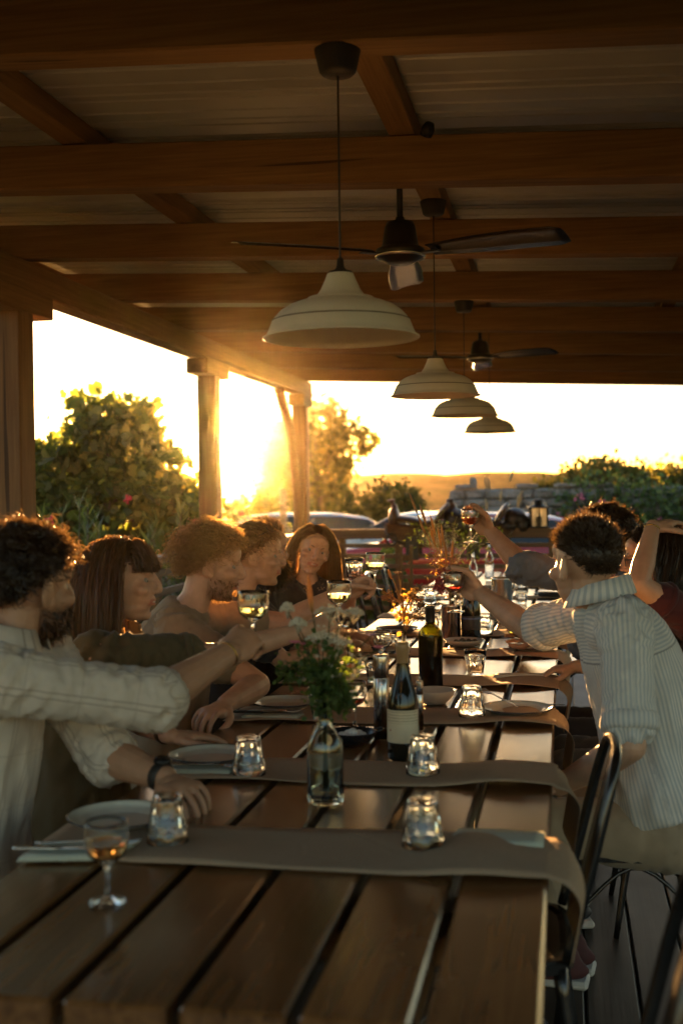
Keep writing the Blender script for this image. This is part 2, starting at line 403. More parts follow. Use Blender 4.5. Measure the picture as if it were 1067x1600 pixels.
# ------------------------------------------------------------------ paper runners
def runner(y0, w, label, ph, curl, lift, zoff, x0=-.972, skew=0.0):
    xs_ = np.concatenate([np.linspace(x0, -.05, 40)]); path = []
    for x in xs_:
        t = (x+.26)/.2; z = TZ+.003+zoff + .0016*math.sin(x*17+ph) + lift*.75*math.exp(-((x+.15)/.10)**2)
        path.append((x, z))
    # hang over the edge
    r = .05+.012*curl
    for k in range(1, 12):
        a = k/11*R_(80+14*curl); path.append((-.05+(r+.004)*math.sin(a), path[39][1] - (r)*(1-math.cos(a))*.9))
    ex, ez = path[-1]
    for k in range(1, 8): path.append((ex - .0025*k*curl, ez - .013*k))
    path = np.array(path); m_ = 9; V = []; F = []
    for i, (x, z) in enumerate(path):
        for j in range(m_):
            t = j/(m_-1); yy = y0 + t*w + .010*math.sin(x*5+ph) + skew*(x+.5) + (.006*math.sin(x*13+ph*2) if j in (0, m_-1) else 0)
            zz = z + .0035*math.sin(t*5+x*9+ph)*(1 if x > -.9 else .3) if x < -.03 else z
            zz = max(zz, TZ+.0025+zoff) if x < -.05 else zz
            xx = x + (.012*math.sin(t*3+ph) if i > 42 else 0)
            V.append((xx, yy, zz))
    n = len(path)
    for i in range(n-1):
        for j in range(m_-1): F.append((i*m_+j, (i+1)*m_+j, (i+1)*m_+j+1, i*m_+j+1))
    V = np.array(V); c = np.array([-.5, y0+w/2, TZ])
    o = MB().add(V-c, F).build('paper_runner', M['kraft'], None, True); o.location = c
    md = o.modifiers.new('thick', 'SOLIDIFY'); md.thickness = .0008; md.offset = 1
    tag(o, label, 'table runner', 'kraft paper runners across the table')
RY = [(1.985, .25, 'wide kraft paper runner nearest the viewer, curling off the table edge', .3, 1.0, .016, .012),
      (2.595, .225, 'kraft paper runner crossing in front of the labelled wine bottle', 1.7, .9, .017, 0),
      (3.29, .245, 'kraft paper runner under the pale plate beside the seated striped-shirt man', 2.6, .8, .013, .006),
      (3.945, .25, 'kraft paper runner passing just behind the olive glass bottle', 3.9, .9, .010, .004),
      (4.66, .25, 'kraft paper runner under the plate by the beer glass', 4.4, .6, .008, 0),
      (5.33, .24, 'kraft paper runner under the black champagne bottle', 5.2, .6, .006, 0),
      (6.10, .24, 'kraft paper runner on the far table near the steel jug', 1.1, .5, .006, 0),
      (7.20, .24, 'kraft paper runner on the far table under the far right plate', 2.1, .5, .006, 0),
      (8.05, .24, 'last kraft paper runner towards the far table end', 3.1, .5, .006, 0)]
for y0, w, lb, ph, cu, li, sk in RY: runner(y0, w, lb, ph, cu, li, 0, skew=sk)
RZ = TZ + .0055                                            # standing on a runner
ZT = TZ + .001
# ------------------------------------------------------------------ prototypes (meshes shared)
TUM_O = [(.0, .0), (.024, 0), (.0275, .003), (.0290, .012), (.0355, .056), (.0378, .062), (.0392, .085), (.0394, .0895)]
TUM_I = [(.0372, .0895), (.0362, .066), (.0328, .055), (.0265, .013), (.022, .0085), (0, .0075)]
tum_me = MB().lathe(TUM_O+TUM_I, 45, flute=[0, .03, .05, .08, .09, .03, 0, 0, 0, 0, 0, 0, 0, 0]).mesh('tumbler', M['glass'], True)
BOWL_O = [(0, .0), (.027, .0), (.0298, .0014), (.0285, .0032), (.012, .0062), (.0052, .011), (.0038, .022), (.0036, .048), (.0044, .058), (.010, .0645), (.022, .071), (.0312, .081), (.0352, .095), (.0356, .106), (.0338, .124), (.0332, .131)]
BOWL_I = [(.0320, .131), (.0326, .124), (.0342, .106), (.0338, .095), (.0300, .083), (.021, .0735), (.010, .068), (0, .0665)]
gl_me = MB().lathe(BOWL_O+BOWL_I, 36).mesh('wine_glass', M['glass'], True)
def wine_mesh(name, m, z1):
    inner = [(.010, .0682), (.021, .0738), (.0298, .0834), (.0336, .0953), (.0340, .106), (.0324, .124)]
    pr = [(0, .0672)] + [p for p in inner if p[1] < z1]
    q = [p for p in inner if p[1] >= z1]; a = pr[-1]
    if q: t = (z1-a[1])/(q[0][1]-a[1]); pr.append((a[0]+t*(q[0][0]-a[0]), z1))
    pr.append((0, z1)); pr = [(max(0, r-.0004), z+(.0003 if i < len(pr)-2 else 0)) for i, (r, z) in enumerate(pr)]
    return MB().lathe(pr, 36).mesh(name, m, False)
wm = {k: wine_mesh('wine', M[k], z) for k, z in (('white_wine', .094), ('rose_wine', .097), ('red_wine', .085), ('beer', .108))}
def tumbler(x, y, label, inverted=True, z=RZ, tilt=0):
    o = link('tumbler', tum_me); o.location = (x, y, z + (.0895 if inverted else 0)); o.rotation_euler = (PI if inverted else 0, tilt, random.uniform(0, 6))
    return tag(o, label, 'glass', 'fluted glass tumblers on the table')
def wineglass(x, y, label, wine=None, z=ZT, rot=(0, 0, 0), s=1.0):
    o = link('wine_glass', gl_me); o.location = (x, y, z); o.rotation_euler = rot; o.scale = (s, s, s)
    if wine: link('wine', wm[wine], o)
    return tag(o, label, 'wine glass', 'stemmed glasses')
tumbler(-.733, 2.10, 'upturned tumbler beside the plate nearest the viewer')
tumbler(-.722, 2.64, 'upturned tumbler beside the second plate on the left, near the wristwatch')
tumbler(-.259, 2.137, 'upturned tumbler next to the sage napkin in front')
tumbler(-.326, 2.70, 'upturned tumbler at the foot of the labelled wine bottle')
tumbler(-.268, 3.41, 'upturned tumbler next to the rimmed plate on the right')
tumbler(-.314, 4.19, 'upright tumbler standing alone right of the olive bottle', False)
tumbler(-.365, 5.40, 'upturned tumbler right of the black champagne bottle')
tumbler(-.692, 3.33, 'tumbler half hidden behind the flowers in the glass bottle vase', False)
tumbler(-.640, 3.99, 'upright tumbler just left of the tall steel mill', False)
tumbler(-.70, 4.72, 'tumbler standing behind the empty stemmed glass', False)
tumbler(-.54, 6.25, 'tumbler on the far table beside the jug', False)
tumbler(-.33, 6.80, 'near tumbler of the pair by the far right plates', False, ZT)
tumbler(-.25, 6.95, 'tumbler behind the far right pair near the plates', False, ZT)
tumbler(-.28, 7.75, 'small far tumbler beyond the raised blue sleeve', False, ZT)
tumbler(-.62, 5.6, 'tumbler left of the steel jug among dried stems', False, ZT)
tumbler(-.78, 6.9, 'tumbler at the far left place on the second table', True, ZT)
wineglass(-.725, 1.784, 'stemmed glass with a little amber wine on the bare planks in front', 'rose_wine')
wineglass(-.576, 3.215, 'stemmed glass with a little wine behind the egg dish', 'red_wine', z=ZT)
wineglass(-.680, 4.419, 'empty stemmed glass behind the tall steel mill', None)
wineglass(-.30, 7.35, 'empty stemmed glass far along the table', None)
# ------------------------------------------------------------------ plates, bowls
def plate_mesh(r=.104):
    pr = [(0, .003), (r*.62, .003), (r*.66, .004), (r*.72, .011), (r*.95, .0185)]
    rim = [(r*.95, .0185), (r*.985, .0195), (r, .018), (r*.985, .0155)]
    un = [(r*.985, .0155), (r*.74, .0065), (r*.66, 0), (r*.6, 0), (r*.58, .001), (0, .001)]
    return MB().lathe(pr+rim+un, 48).mesh('plate', M['ceramic'], True), MB().lathe([(r*.965, .0192), (r*.985, .0202), (r*1.003, .0186), (r*.986, .0150), (r*.965, .0148)], 48).mesh('rim', M['enamel_rim'], True)
pl_me, prim_me = plate_mesh()
def plate(x, y, label, s=1.0, z=RZ, dark=False):
    o = link('plate', pl_me); o.location = (x, y, z); o.scale = (s, s, s); link('rim', prim_me, o); o.rotation_euler = (0, 0, random.uniform(0, 6))
    if dark:
        o.data = pl_dark
    return tag(o, label, 'plate', 'dinner plates')
pl_dark = pl_me.copy(); pl_dark.materials.clear(); pl_dark.materials.append(M['dark_ceramic'])
plate(-.868, 2.21, 'pale plate nearest the viewer under the resting hand')
plate(-.852, 2.765, 'pale plate second along the left side, behind the wristwatch')
plate(-.842, 3.50, 'pale plate third along the left side, beside the resting woman\'s hand')
plate(-.142, 3.475, 'pale dark-rimmed plate in front of the striped-shirt man')
plate(-.130, 4.868, 'pale dark-rimmed plate in front of the beer glass')
plate(-.775, 4.86, 'dark plate left of the dried flowers', dark=True)
plate(-.77, 5.46, 'dark plate at the place of the smiling woman', dark=True)
plate(-.13, 6.15, 'pale plate far along beyond the beer glass')
plate(-.09, 7.40, 'pale plate in the far right row', dark=True)
plate(-.16, 8.25, 'farthest pale plate at the table end', dark=True)
plate(-.80, 7.05, 'far left plate on the second table')
plate(-.80, 8.05, 'farthest left plate on the second table')
def bowl(x, y, r, h, label, z=ZT, m='ceramic'):
    pr = [(0, .006), (r*.5, .007), (r*.8, h*.55), (r*.96, h), (r, h*1.01), (r*1.01, h*.97), (r*.88, h*.5), (r*.6, .004), (r*.55, 0), (0, 0)]
    o = MB().lathe(pr, 44).build('bowl', M[m], None, True); o.location = (x, y, z); return tag(o, label, 'bowl')
bowl(-.402, 3.64, .066, .042, 'pale stoneware bowl in front of the olive bottle')
fb = bowl(-.425, 5.03, .085, .026, 'shallow dish with olives behind the olive bottle')
olm = simple('olive_food', (.05, .05, .025), .35)
for k in range(9):
    a = k*2.4; r = .012*math.sqrt(k); o = MB().ell((0, 0, 0), (.012, .010, .010), None, 10, 6).build('olive', olm, fb, True); o.location = (r*math.cos(a)*1.4, r*math.sin(a)*1.4, .017)
# egg dish
ed = MB().lathe([(0, .004), (.040, .004), (.052, .016), (.060, .031), (.0615, .032), (.0615, .030), (.054, .013), (.042, 0), (0, 0)], 40).build('egg_dish', M['enamel_black'], None, True)
ed.location = (-.548, 3.03, ZT); ed.rotation_euler = (0, 0, .35); tag(ed, 'small black enamel dish with two loop handles in front of the stemmed glass', 'dish')
for s in (-1, 1):
    hp = bez([(s*.055, -.018, .029), (s*.076, -.012, .034), (s*.080, 0, .036), (s*.076, .012, .034), (s*.055, .018, .029)], 14)
    MB().tube(hp, .003, 8).build('handle', M['enamel_black'], ed, True)
for k, (a, r) in enumerate([(0, .026), (1.1, .028), (2.2, .027), (3.3, .028), (4.3, .027), (5.3, .028), (0, 0)]):
    o = MB().ell((0, 0, 0), (.0135, .0125, .0125), None, 14, 10).build('egg', M['egg'], None, True)
    o.location = (-.548+r*math.cos(a), 3.03+r*math.sin(a), ZT+.0175 + (.009 if k == 6 else 0)); o.rotation_euler = (0, 0, a*2)
    tag(o, ['white egg at the right of the black dish', 'white egg towards the back right of the black dish', 'white egg towards the back left of the black dish', 'white egg at the left of the black dish',
            'white egg at the front left of the black dish', 'white egg at the front right of the black dish', 'white egg on top in the middle of the black dish'][k], 'egg', 'small white eggs in the black dish')
# ------------------------------------------------------------------ bottles
def bottle(x, y, prof, m, label, parts=(), n=40, cat='bottle', z=ZT):
    o = MB().lathe(prof, n).build('bottle', m, None, True); o.location = (x, y, z); tag(o, label, cat)
    for nm, pr, mm in parts: MB().lathe(pr, n).build(nm, mm, o, True)
    return o
burg = [(0, .004), (.030, 0), (.037, .003), (.0385, .010), (.0385, .125), (.037, .145), (.030, .170), (.0215, .195), (.016, .220), (.0145, .245), (.0145, .262)]
bo = bottle(-.392, 2.86, burg+[(.0145, .285), (0, .285)], M['bottle_dark'], 'dark wine bottle with cream label and tan foil neck', [
    ('foil', [(.0150, .235), (.0152, .262), (.0160, .264), (.0160, .276), (.0152, .2865), (0, .2868)], M['foil'])])
lab = []
for z_ in (.048, .050, .122, .124): lab.append((.0388, z_))
ln_ = 28; V = []; F = []
for i in range(ln_):
    a = R_(-168 + i*156/(ln_-1))
    for z_ in (.046, .125): V.append((.0389*math.cos(a), .0389*math.sin(a), z_))
for i in range(ln_-1): F.append((2*i, 2*i+2, 2*i+3, 2*i+1))
MB().add(V, F).build('label', M['label'], bo, True)
seal = []
o = MB().lathe([(0, .0006), (.0022, .0005), (.0024, 0)], 12).build('seal', simple('seal_red', (.35, .06, .03), .5), bo, True)
a = R_(-134); o.location = (.0390*math.cos(a), .0390*math.sin(a), .076); o.rotation_euler = (PI/2, 0, a+PI/2)
bord_o = [(0, .018), (.015, .012), (.030, .001), (.037, .003), (.0385, .01), (.0395, .186), (.0375, .202), (.028, .216), (.0175, .226), (.0145, .236), (.0142, .285)]
bord_i = [(.0122, .285), (.0124, .236), (.0155, .228), (.026, .2185), (.0355, .203), (.0372, .186), (.0365, .012), (.028, .006), (.012, .016), (0, .021)]
bottle(-.429, 3.80, bord_o+bord_i, M['olive'], 'olive green wine bottle with black capsule and no label', [
    ('wine', [(0, .0225), (.028, .008), (.0360, .013), (.0368, .186), (.0368, .190), (0, .190)], simple('dark_wine_fill', (.010, .008, .004), .2)),
    ('capsule', [(.0150, .232), (.0149, .276), (.0158, .277), (.0158, .2865), (0, .287)], M['foil_black'])])
champ = [(0, .02), (.03, 0), (.041, .002), (.043, .01), (.043, .12), (.041, .15), (.032, .19), (.020, .225), (.0155, .255), (.0150, .29), (.0165, .292), (.0165, .30), (0, .302)]
bottle(-.412, 5.25, champ, M['bottle_dark'], 'black champagne bottle with dark label behind the olive bottle', [
    ('label', [(.0433, .045), (.0434, .046), (.0434, .105), (.0433, .106)], simple('champagne_label', (.03, .028, .035), .4, 0, .5, 60)),
    ('band', [(.0435, .090), (.0437, .091), (.0437, .097), (.0435, .098)], simple('blue_band', (.08, .12, .26), .4))])
# steel mills
def mill(x, y, h, r, label):
    o = MB().lathe([(0, 0), (r, 0), (r, h*.72), (r*.96, h*.725), (r, h*.73), (r, h-.004), (r*.95, h), (r*.55, h+.001), (0, h+.001)], 36).build('steel_mill', M['steel'], None, True)
    o.location = (x, y, ZT); MB().lathe([(0, h+.001), (r*.28, h+.002), (r*.3, h+.008), (r*.2, h+.012), (0, h+.0125)], 20).build('knob', M['steel'], o, True); return tag(o, label, 'pepper mill', 'steel mills')
mill(-.482, 3.10, .222, .0215, 'tall steel pepper mill left of the labelled wine bottle')
mill(-.395, 3.22, .135, .0100, 'short steel mill partly hidden behind the labelled wine bottle')
# bottle vases + jug
vase_o = [(0, .004), (.030, 0), (.0375, .004), (.0385, .012), (.0385, .118), (.0355, .138), (.0255, .156), (.0175, .170), (.0155, .19), (.0155, .222), (.0185, .225), (.0185, .234)]
vase_i = [(.0135, .234), (.0132, .19), (.0150, .171), (.0235, .157), (.0335, .137), (.0362, .118), (.0360, .016), (.030, .010), (0, .010)]
def vase(x, y, label, s=1.0, sz=1.0, m='glassg', water=.05):
    o = MB().lathe([(r*s, z*sz) for r, z in vase_o+vase_i], 40).build('bottle_vase', M[m], None, True); o.location = (x, y, ZT)
    if water: MB().lathe([(0, .011*sz), (.0295*s, .0112*sz), (.0354*s, .017*sz), (.0354*s, water), (0, water)], 40).build('water', M['water'], o, False)
    return tag(o, label, 'vase', 'glass bottle vases')
vase(-.500, 2.435, 'clear glass bottle vase in front holding wild flowers', 1.0, .95, 'glassg', .022)
vase(-.600, 4.43, 'small glass vase of dried stems behind the steel mill', .6, .55, 'glass', .02)
vase(-.590, 7.75, 'clear swing bottle on the far table left of its twin', .8, 1.15, 'glass', .0)
vase(-.545, 8.70, 'pale clear bottle farthest along the table', .85, 1.2, 'glass', .0)
vase(-.66, 7.15, 'glass bottle vase of green meadow flowers on the far table', .9, .95, 'glass', .08)
jg = MB().lathe([(0, 0), (.042, 0), (.044, .004), (.043, .145), (.045, .15), (.0435, .152), (.0415, .145), (.0425, .006), (0, .005)], 40).build('steel_jug', M['steel'], None, True)
jg.location = (-.50, 5.24, ZT); tag(jg, 'steel jug with loop handle holding dried grasses', 'jug')
MB().tube(bez([(-.043, 0, .13), (-.075, 0, .125), (-.085, 0, .085), (-.07, 0, .045), (-.043, 0, .035)], 18), .004, 8).build('handle', M['steel'], jg, True)
wb = MB().lathe([(0, 0), (.052, 0), (.054, .006), (.054, .19), (.056, .2), (.0525, .2), (.051, .19), (.051, .008), (0, .006)], 40).build('wine_cooler', M['steel'], None, True)
wb.location = (-.33, 6.3, ZT); tag(wb, 'cylindrical steel wine cooler behind the champagne bottle', 'wine cooler')
# ------------------------------------------------------------------ napkins + cutlery
def napkin(cs, label, m='napkin', layers=3):
    """cs: four corners (x, y) on the table"""
    cs = np.array(cs, float); c = cs.mean(0); t = empty('napkin', (*c, RZ)); tag(t, label, 'napkin', 'folded napkins')
    for k in range(layers):
        q = (cs-c)*(1-.012*k) + rng.uniform(-.002, .002, 2); n = 10; V = []; F = []
        for i in range(n+1):
            for j in range(5):
                s, u = i/n, j/4; p = q[0]*(1-s)*(1-u)+q[1]*s*(1-u)+q[2]*s*u+q[3]*(1-s)*u
                V.append((p[0], p[1], .0012+k*.0024+.0012*math.sin(s*7+k)*math.sin(u*4)+.001*(1-abs(2*u-1))))
        for i in range(n):
            for j in range(4): F.append((i*5+j, (i+1)*5+j, (i+1)*5+j+1, i*5+j+1))
        o = MB().add(V, F).build('fold', M[m], t, True); md = o.modifiers.new('t', 'SOLIDIFY'); md.thickness = .0018; md.offset = 0
    return t
napkin([(-.218, 2.128), (-.044, 2.158), (-.042, 2.246), (-.205, 2.246)], 'sage green napkin folded flat on the runner in front')
napkin([(-.958, 1.945), (-.80, 1.975), (-.78, 2.075), (-.945, 2.06)], 'sage napkin under cutlery at the left edge in front')
napkin([(-.93, 2.625), (-.765, 2.625), (-.76, 2.70), (-.92, 2.70)], 'sage napkin under cutlery by the second left plate')
napkin([(-.925, 3.31), (-.76, 3.31), (-.755, 3.38), (-.92, 3.38)], 'sage napkin under knife by the third left plate')
napkin([(-.25, 4.13), (-.06, 4.15), (-.06, 4.20), (-.245, 4.18)], 'ivory rolled napkin at the right, behind the upright tumbler', 'napkin2', 4)
napkin([(-.945, 3.985), (-.78, 3.985), (-.78, 4.05), (-.94, 4.05)], 'ivory napkin at the place by the sunglasses', 'napkin2')
napkin([(-.93, 5.40), (-.76, 5.40), (-.755, 5.50), (-.92, 5.50)], 'ivory napkin at the smiling woman\'s place', 'napkin2')
napkin([(-.22, 5.36), (-.06, 5.36), (-.06, 5.44), (-.22, 5.44)], 'ivory napkin far right beyond the champagne bottle', 'napkin2')
def knife_mesh():
    mb = MB(); mb.tube(bez([(-.10, 0, .003), (-.06, 0, .004), (-.015, 0, .0035)], 8), np.array([[.003, .0075]]*8), 8)
    V = [(-.015, -.006, .003), (-.015, .007, .003), (.09, .008, .003), (.105, .002, .003), (.09, -.004, .003)]; V2 = [(a, b_, c+.0014) for a, b_, c in V]
    mb.add(V+V2, [(4, 3, 2, 1, 0), (5, 6, 7, 8, 9)] + [(i, (i+1) % 5, 5+(i+1) % 5, 5+i) for i in range(5)]); return mb
def fork_mesh():
    mb = MB(); mb.tube(bez([(-.10, 0, .003), (-.04, 0, .005), (.03, 0, .006), (.045, 0, .004)], 12), np.array([[.0018, .005]]*4+[[.0016, .003]]*5+[[.0014, .008]]*3), 8)
    for k in range(4): mb.tube(bez([(.045, -.009+.006*k, .004), (.07, -.0095+.0063*k, .0025), (.095, -.009+.006*k, .007)], 6), .0015, 6)
    return mb
kn_me = knife_mesh().mesh('knife', M['cutlery'], True); fk_me = fork_mesh().mesh('fork', M['cutlery'], True)
kd_me = kn_me.copy(); kd_me.materials.clear(); kd_me.materials.append(M['black'])
def cut(kind, x, y, a, label, z=RZ+.010, tilt=0, dark=False):
    o = link(kind, (kd_me if dark else kn_me) if kind == 'knife' else fk_me); o.location = (x, y, z); o.rotation_euler = (0, tilt, a); return tag(o, label, kind, 'cutlery')
cut('knife', -.885, 1.995, .12, 'steel knife on the sage napkin at the left edge in front'); cut('fork', -.86, 2.035, .16, 'steel fork beside the front stemmed glass on the sage napkin')
cut('fork', -.83, 2.66, .05, 'steel fork on the napkin by the second left plate'); cut('knife', -.85, 3.33, .0, 'dark handled knife by the third left plate', dark=True)
cut('fork', -.855, 3.36, .05, 'steel fork by the third left plate')
cut('knife', -.11, 3.60, -.03, 'black handled knife lying behind the rimmed plate on the right', dark=True, z=RZ+.002)
cut('fork', -.20, 3.58, 2.2, 'fork leaning on the rim of the right plate', z=RZ+.022, tilt=-.12); cut('fork', -.21, 4.95, 2.2, 'fork leaning on the plate by the beer glass', z=RZ+.022, tilt=-.12)
cut('knife', -.38, 4.83, 0, 'dark knife lying behind the upright tumbler', dark=True, z=RZ+.002)
cut('knife', -.86, 4.70, .05, 'dark knife by the dark plate left of the dried flowers', dark=True, z=RZ+.002)
# sunglasses
sg = empty('sunglasses', (-.765, 4.33, ZT+.022), .15); tag(sg, 'amber lensed sunglasses lying on the table behind the flowers', 'sunglasses')
for s in (-1, 1):
    a = np.linspace(0, 2*PI, 25); lp = np.stack([s*.034+.027*np.cos(a), 0*a, .021*np.sin(a)], 1)
    MB().tube(lp, .0022, 6, cap=False).build('rim', M['darkplastic'], sg, True)
    MB().lathe([(0, .0006), (.0262, .0006), (.0262, -.0006), (0, -.0006)], 24).build('lens', M['lens'], sg, True)
    ob = sg.children[-1]; ob.rotation_euler = (PI/2, 0, 0); ob.location = (s*.034, 0, 0); ob.scale = (1, .8, 1)
    MB().tube(bez([(s*.062, 0, .008), (s*.066, .03, .008), (s*.066, .11, .004), (s*.064, .135, -.014)], 12), .002, 6).build('temple', M['darkplastic'], sg, True)
MB().tube(bez([(-.008, 0, .006), (0, 0, .010), (.008, 0, .006)], 8), .0022, 6).build('bridge', M['darkplastic'], sg, True)
# ------------------------------------------------------------------ pendant lamps
sh_o = [(.034, .166), (.040, .150), (.052, .124), (.066, .105), (.074, .1045), (.086, .1030), (.0885, .0985), (.0905, .0965), (.115, .0905), (.138, .0815), (.158, .068), (.172, .0525), (.1765, .0445), (.1790, .0425), (.1890, .018), (.1955, .0035), (.2020, .001)]
sh_i = [(.202, -.0005), (.1945, .0015), (.187, .016), (.1755, .042), (.170, .051), (.156, .066), (.136, .0795), (.113, .0885), (.088, .095), (.064, .101), (.050, .122), (.038, .148), (.032, .163)]
sh_me = MB().lathe(sh_o+sh_i[:1], 72).mesh('shade', M['lamp'], True); si_me = MB().lathe([(.2018, -.0008)]+sh_i[1:], 72).mesh('shade_lining', M['lamp_in'], True)
cr_me = MB().tube(np.array([(.1785*math.cos(a), .1785*math.sin(a), .0430) for a in np.linspace(0, 2*PI, 73)]), .0022, 6, cap=False).mesh('crease', simple('crease_dark', (.16, .13, .09), .6), True)
rim_me = MB().tube(np.array([(.2015*math.cos(a), .2015*math.sin(a), 0) for a in np.linspace(0, 2*PI, 73)]), .0024, 6, cap=False).mesh('rim', M['lamp'], True)
cap_me = MB().lathe([(.034, .165), (.030, .172), (.016, .176), (.010, .184), (.008, .205), (.004, .208), (0, .208)], 28).mesh('cable_grip', M['darkplastic'], True)
bulb_me = MB().lathe([(0, .045), (.018, .05), (.026, .066), (.024, .085), (.014, .105), (.013, .13), (0, .13)], 20).mesh('bulb', simple('bulb_glass', (.75, .74, .7), .25), True)
rose_me = MB().lathe([(0, -.062), (.010, -.064), (.040, -.060), (.048, -.052), (.060, 0), (.060, .004), (0, .004)], 32).mesh('ceiling_rose', M['darkplastic'], True)
def pendant(x, y, z, zr, label, yr=None):
    t = empty('pendant_lamp', (x, y, z)); tag(t, label, 'lamp', 'enamel pendant lamps over the table')
    for nm, me in (('shade', sh_me), ('shade_lining', si_me), ('crease', cr_me), ('rim', rim_me), ('cable_grip', cap_me), ('bulb', bulb_me)): link(nm, me, t)
    dy = 0 if yr is None else yr-y
    link('ceiling_rose', rose_me, t).location = (0, dy, zr-z)
    MB().tube([(0, 0, .2), (0, dy, zr-z-.06)], .0028, 8).build('cord', M['darkplastic'], t)
def zpur(x): return zb(x)+.17
pendant(-.565, 3.03, 1.806, zb(-.565)-.003, 'large cream enamel pendant lamp nearest the viewer')
pendant(-.570, 5.37, 1.842, zpur(-.57)-.002, 'second cream pendant lamp, hanging right of the first')
pendant(-.583, 7.13, 1.862, zb(-.58)-.005, 'third cream pendant lamp, half behind the second', 7.15)
pendant(-.560, 9.20, 1.864, zpur(-.56)-.002, 'smallest cream pendant lamp farthest down the row')
# ------------------------------------------------------------------ ceiling fans
fan_blade = simple('fan_blade_metal', (.06, .05, .042), .26, .8, .2, 12)
def fan(x, y, z, label, a0):
    t = empty('ceiling_fan', (x, y, z)); tag(t, label, 'fan', 'black ceiling fans'); zt = zb(x)+.17-z
    MB().lathe([(0, -.045), (.045, -.045), (.060, -.038), (.088, -.018), (.097, -.012), (.098, 0), (.092, .012), (.075, .018), (.070, .03), (.060, .095), (.052, .115), (.020, .122), (.016, .135), (0, .135)], 40).build('motor', M['black'], t, True)
    MB().lathe([(.090, -.020), (.0945, -.024), (.0985, -.018), (.0985, -.014)], 40).build('trim_ring', M['steel'], t, True)
    MB().tube([(0, 0, .12), (0, 0, zt)], .012, 12).build('rod', M['black'], t, True)
    MB().lathe([(.013, zt-.07), (.045, zt-.06), (.05, zt-.001), (0, zt-.001)], 24).build('mount', M['black'], t, True)
    for a in a0:
        n = 14; V = []; F = []
        for i in range(n+1):
            s = i/n; r = .13+s*.545; w = (.045+.03*math.sin(min(1, s*1.6)*PI/2))*(1 if s < .95 else .72); tl = R_(-14)
            for j, u in enumerate((-1, -.5, 0, .5, 1)):
                V.append((r, u*w*math.cos(tl), u*w*math.sin(tl)+.006*(1-u*u)-.012*s*s))
        for i in range(n):
            for j in range(4): F.append((i*5+j, (i+1)*5+j, (i+1)*5+j+1, i*5+j+1))
        o = MB().add(V, F).build('blade', fan_blade, t, True); md = o.modifiers.new('t', 'SOLIDIFY'); md.thickness = .004; o.rotation_euler = (0, 0, a); o.location = (0, 0, -.004)
        k = MB().box((.11, 0, -.008), (.12, .035, .006), b=.002).build('blade_iron', M['black'], o)
fan(-.615, 4.57, 2.335, 'black ceiling fan behind the large pendant lamp', (-.37, PI+.62, 1.66))
fan(-.604, 8.85, 2.405, 'black ceiling fan farther down the terrace above the far lamps', (-.63, PI+.53, 1.6))
# a tiny spotlight on the purlin
sp = MB().lathe([(0, 0), (.022, .004), (.024, .03), (.015, .05), (0, .052)], 20).build('spotlight', M['black'], None, True); sp.location = (-.47, 4.2, zb(-.47)+.12); sp.rotation_euler = (.6, .5, 0); tag(sp, 'small spotlight fixed beside the roof purlin', 'spotlight')
# ------------------------------------------------------------------ remesh helper
def remesh(mb, voxel, smooth=3, fac=.5):
    me = mb.mesh('tmp'); o = bpy.data.objects.new('tmp', me); col.objects.link(o)
    m1 = o.modifiers.new('r', 'REMESH'); m1.mode = 'VOXEL'; m1.voxel_size = voxel
    if smooth: m2 = o.modifiers.new('s', 'SMOOTH'); m2.factor = fac; m2.iterations = smooth
    dg = bpy.context.evaluated_depsgraph_get(); dg.update(); out = bpy.data.meshes.new_from_object(o.evaluated_get(dg))
    bpy.data.objects.remove(o); bpy.data.meshes.remove(me)
    out.polygons.foreach_set('use_smooth', [True]*len(out.polygons)); return out
def vget(me): a = np.empty(len(me.vertices)*3); me.vertices.foreach_get('co', a); return a.reshape(-1, 3)
def vset(me, v): me.vertices.foreach_set('co', np.ascontiguousarray(v).ravel()); me.update()
def vnorm(me): a = np.empty(len(me.vertices)*3, dtype=np.float32); me.vertex_normals.foreach_get('vector', a); return a.reshape(-1, 3).astype(float)
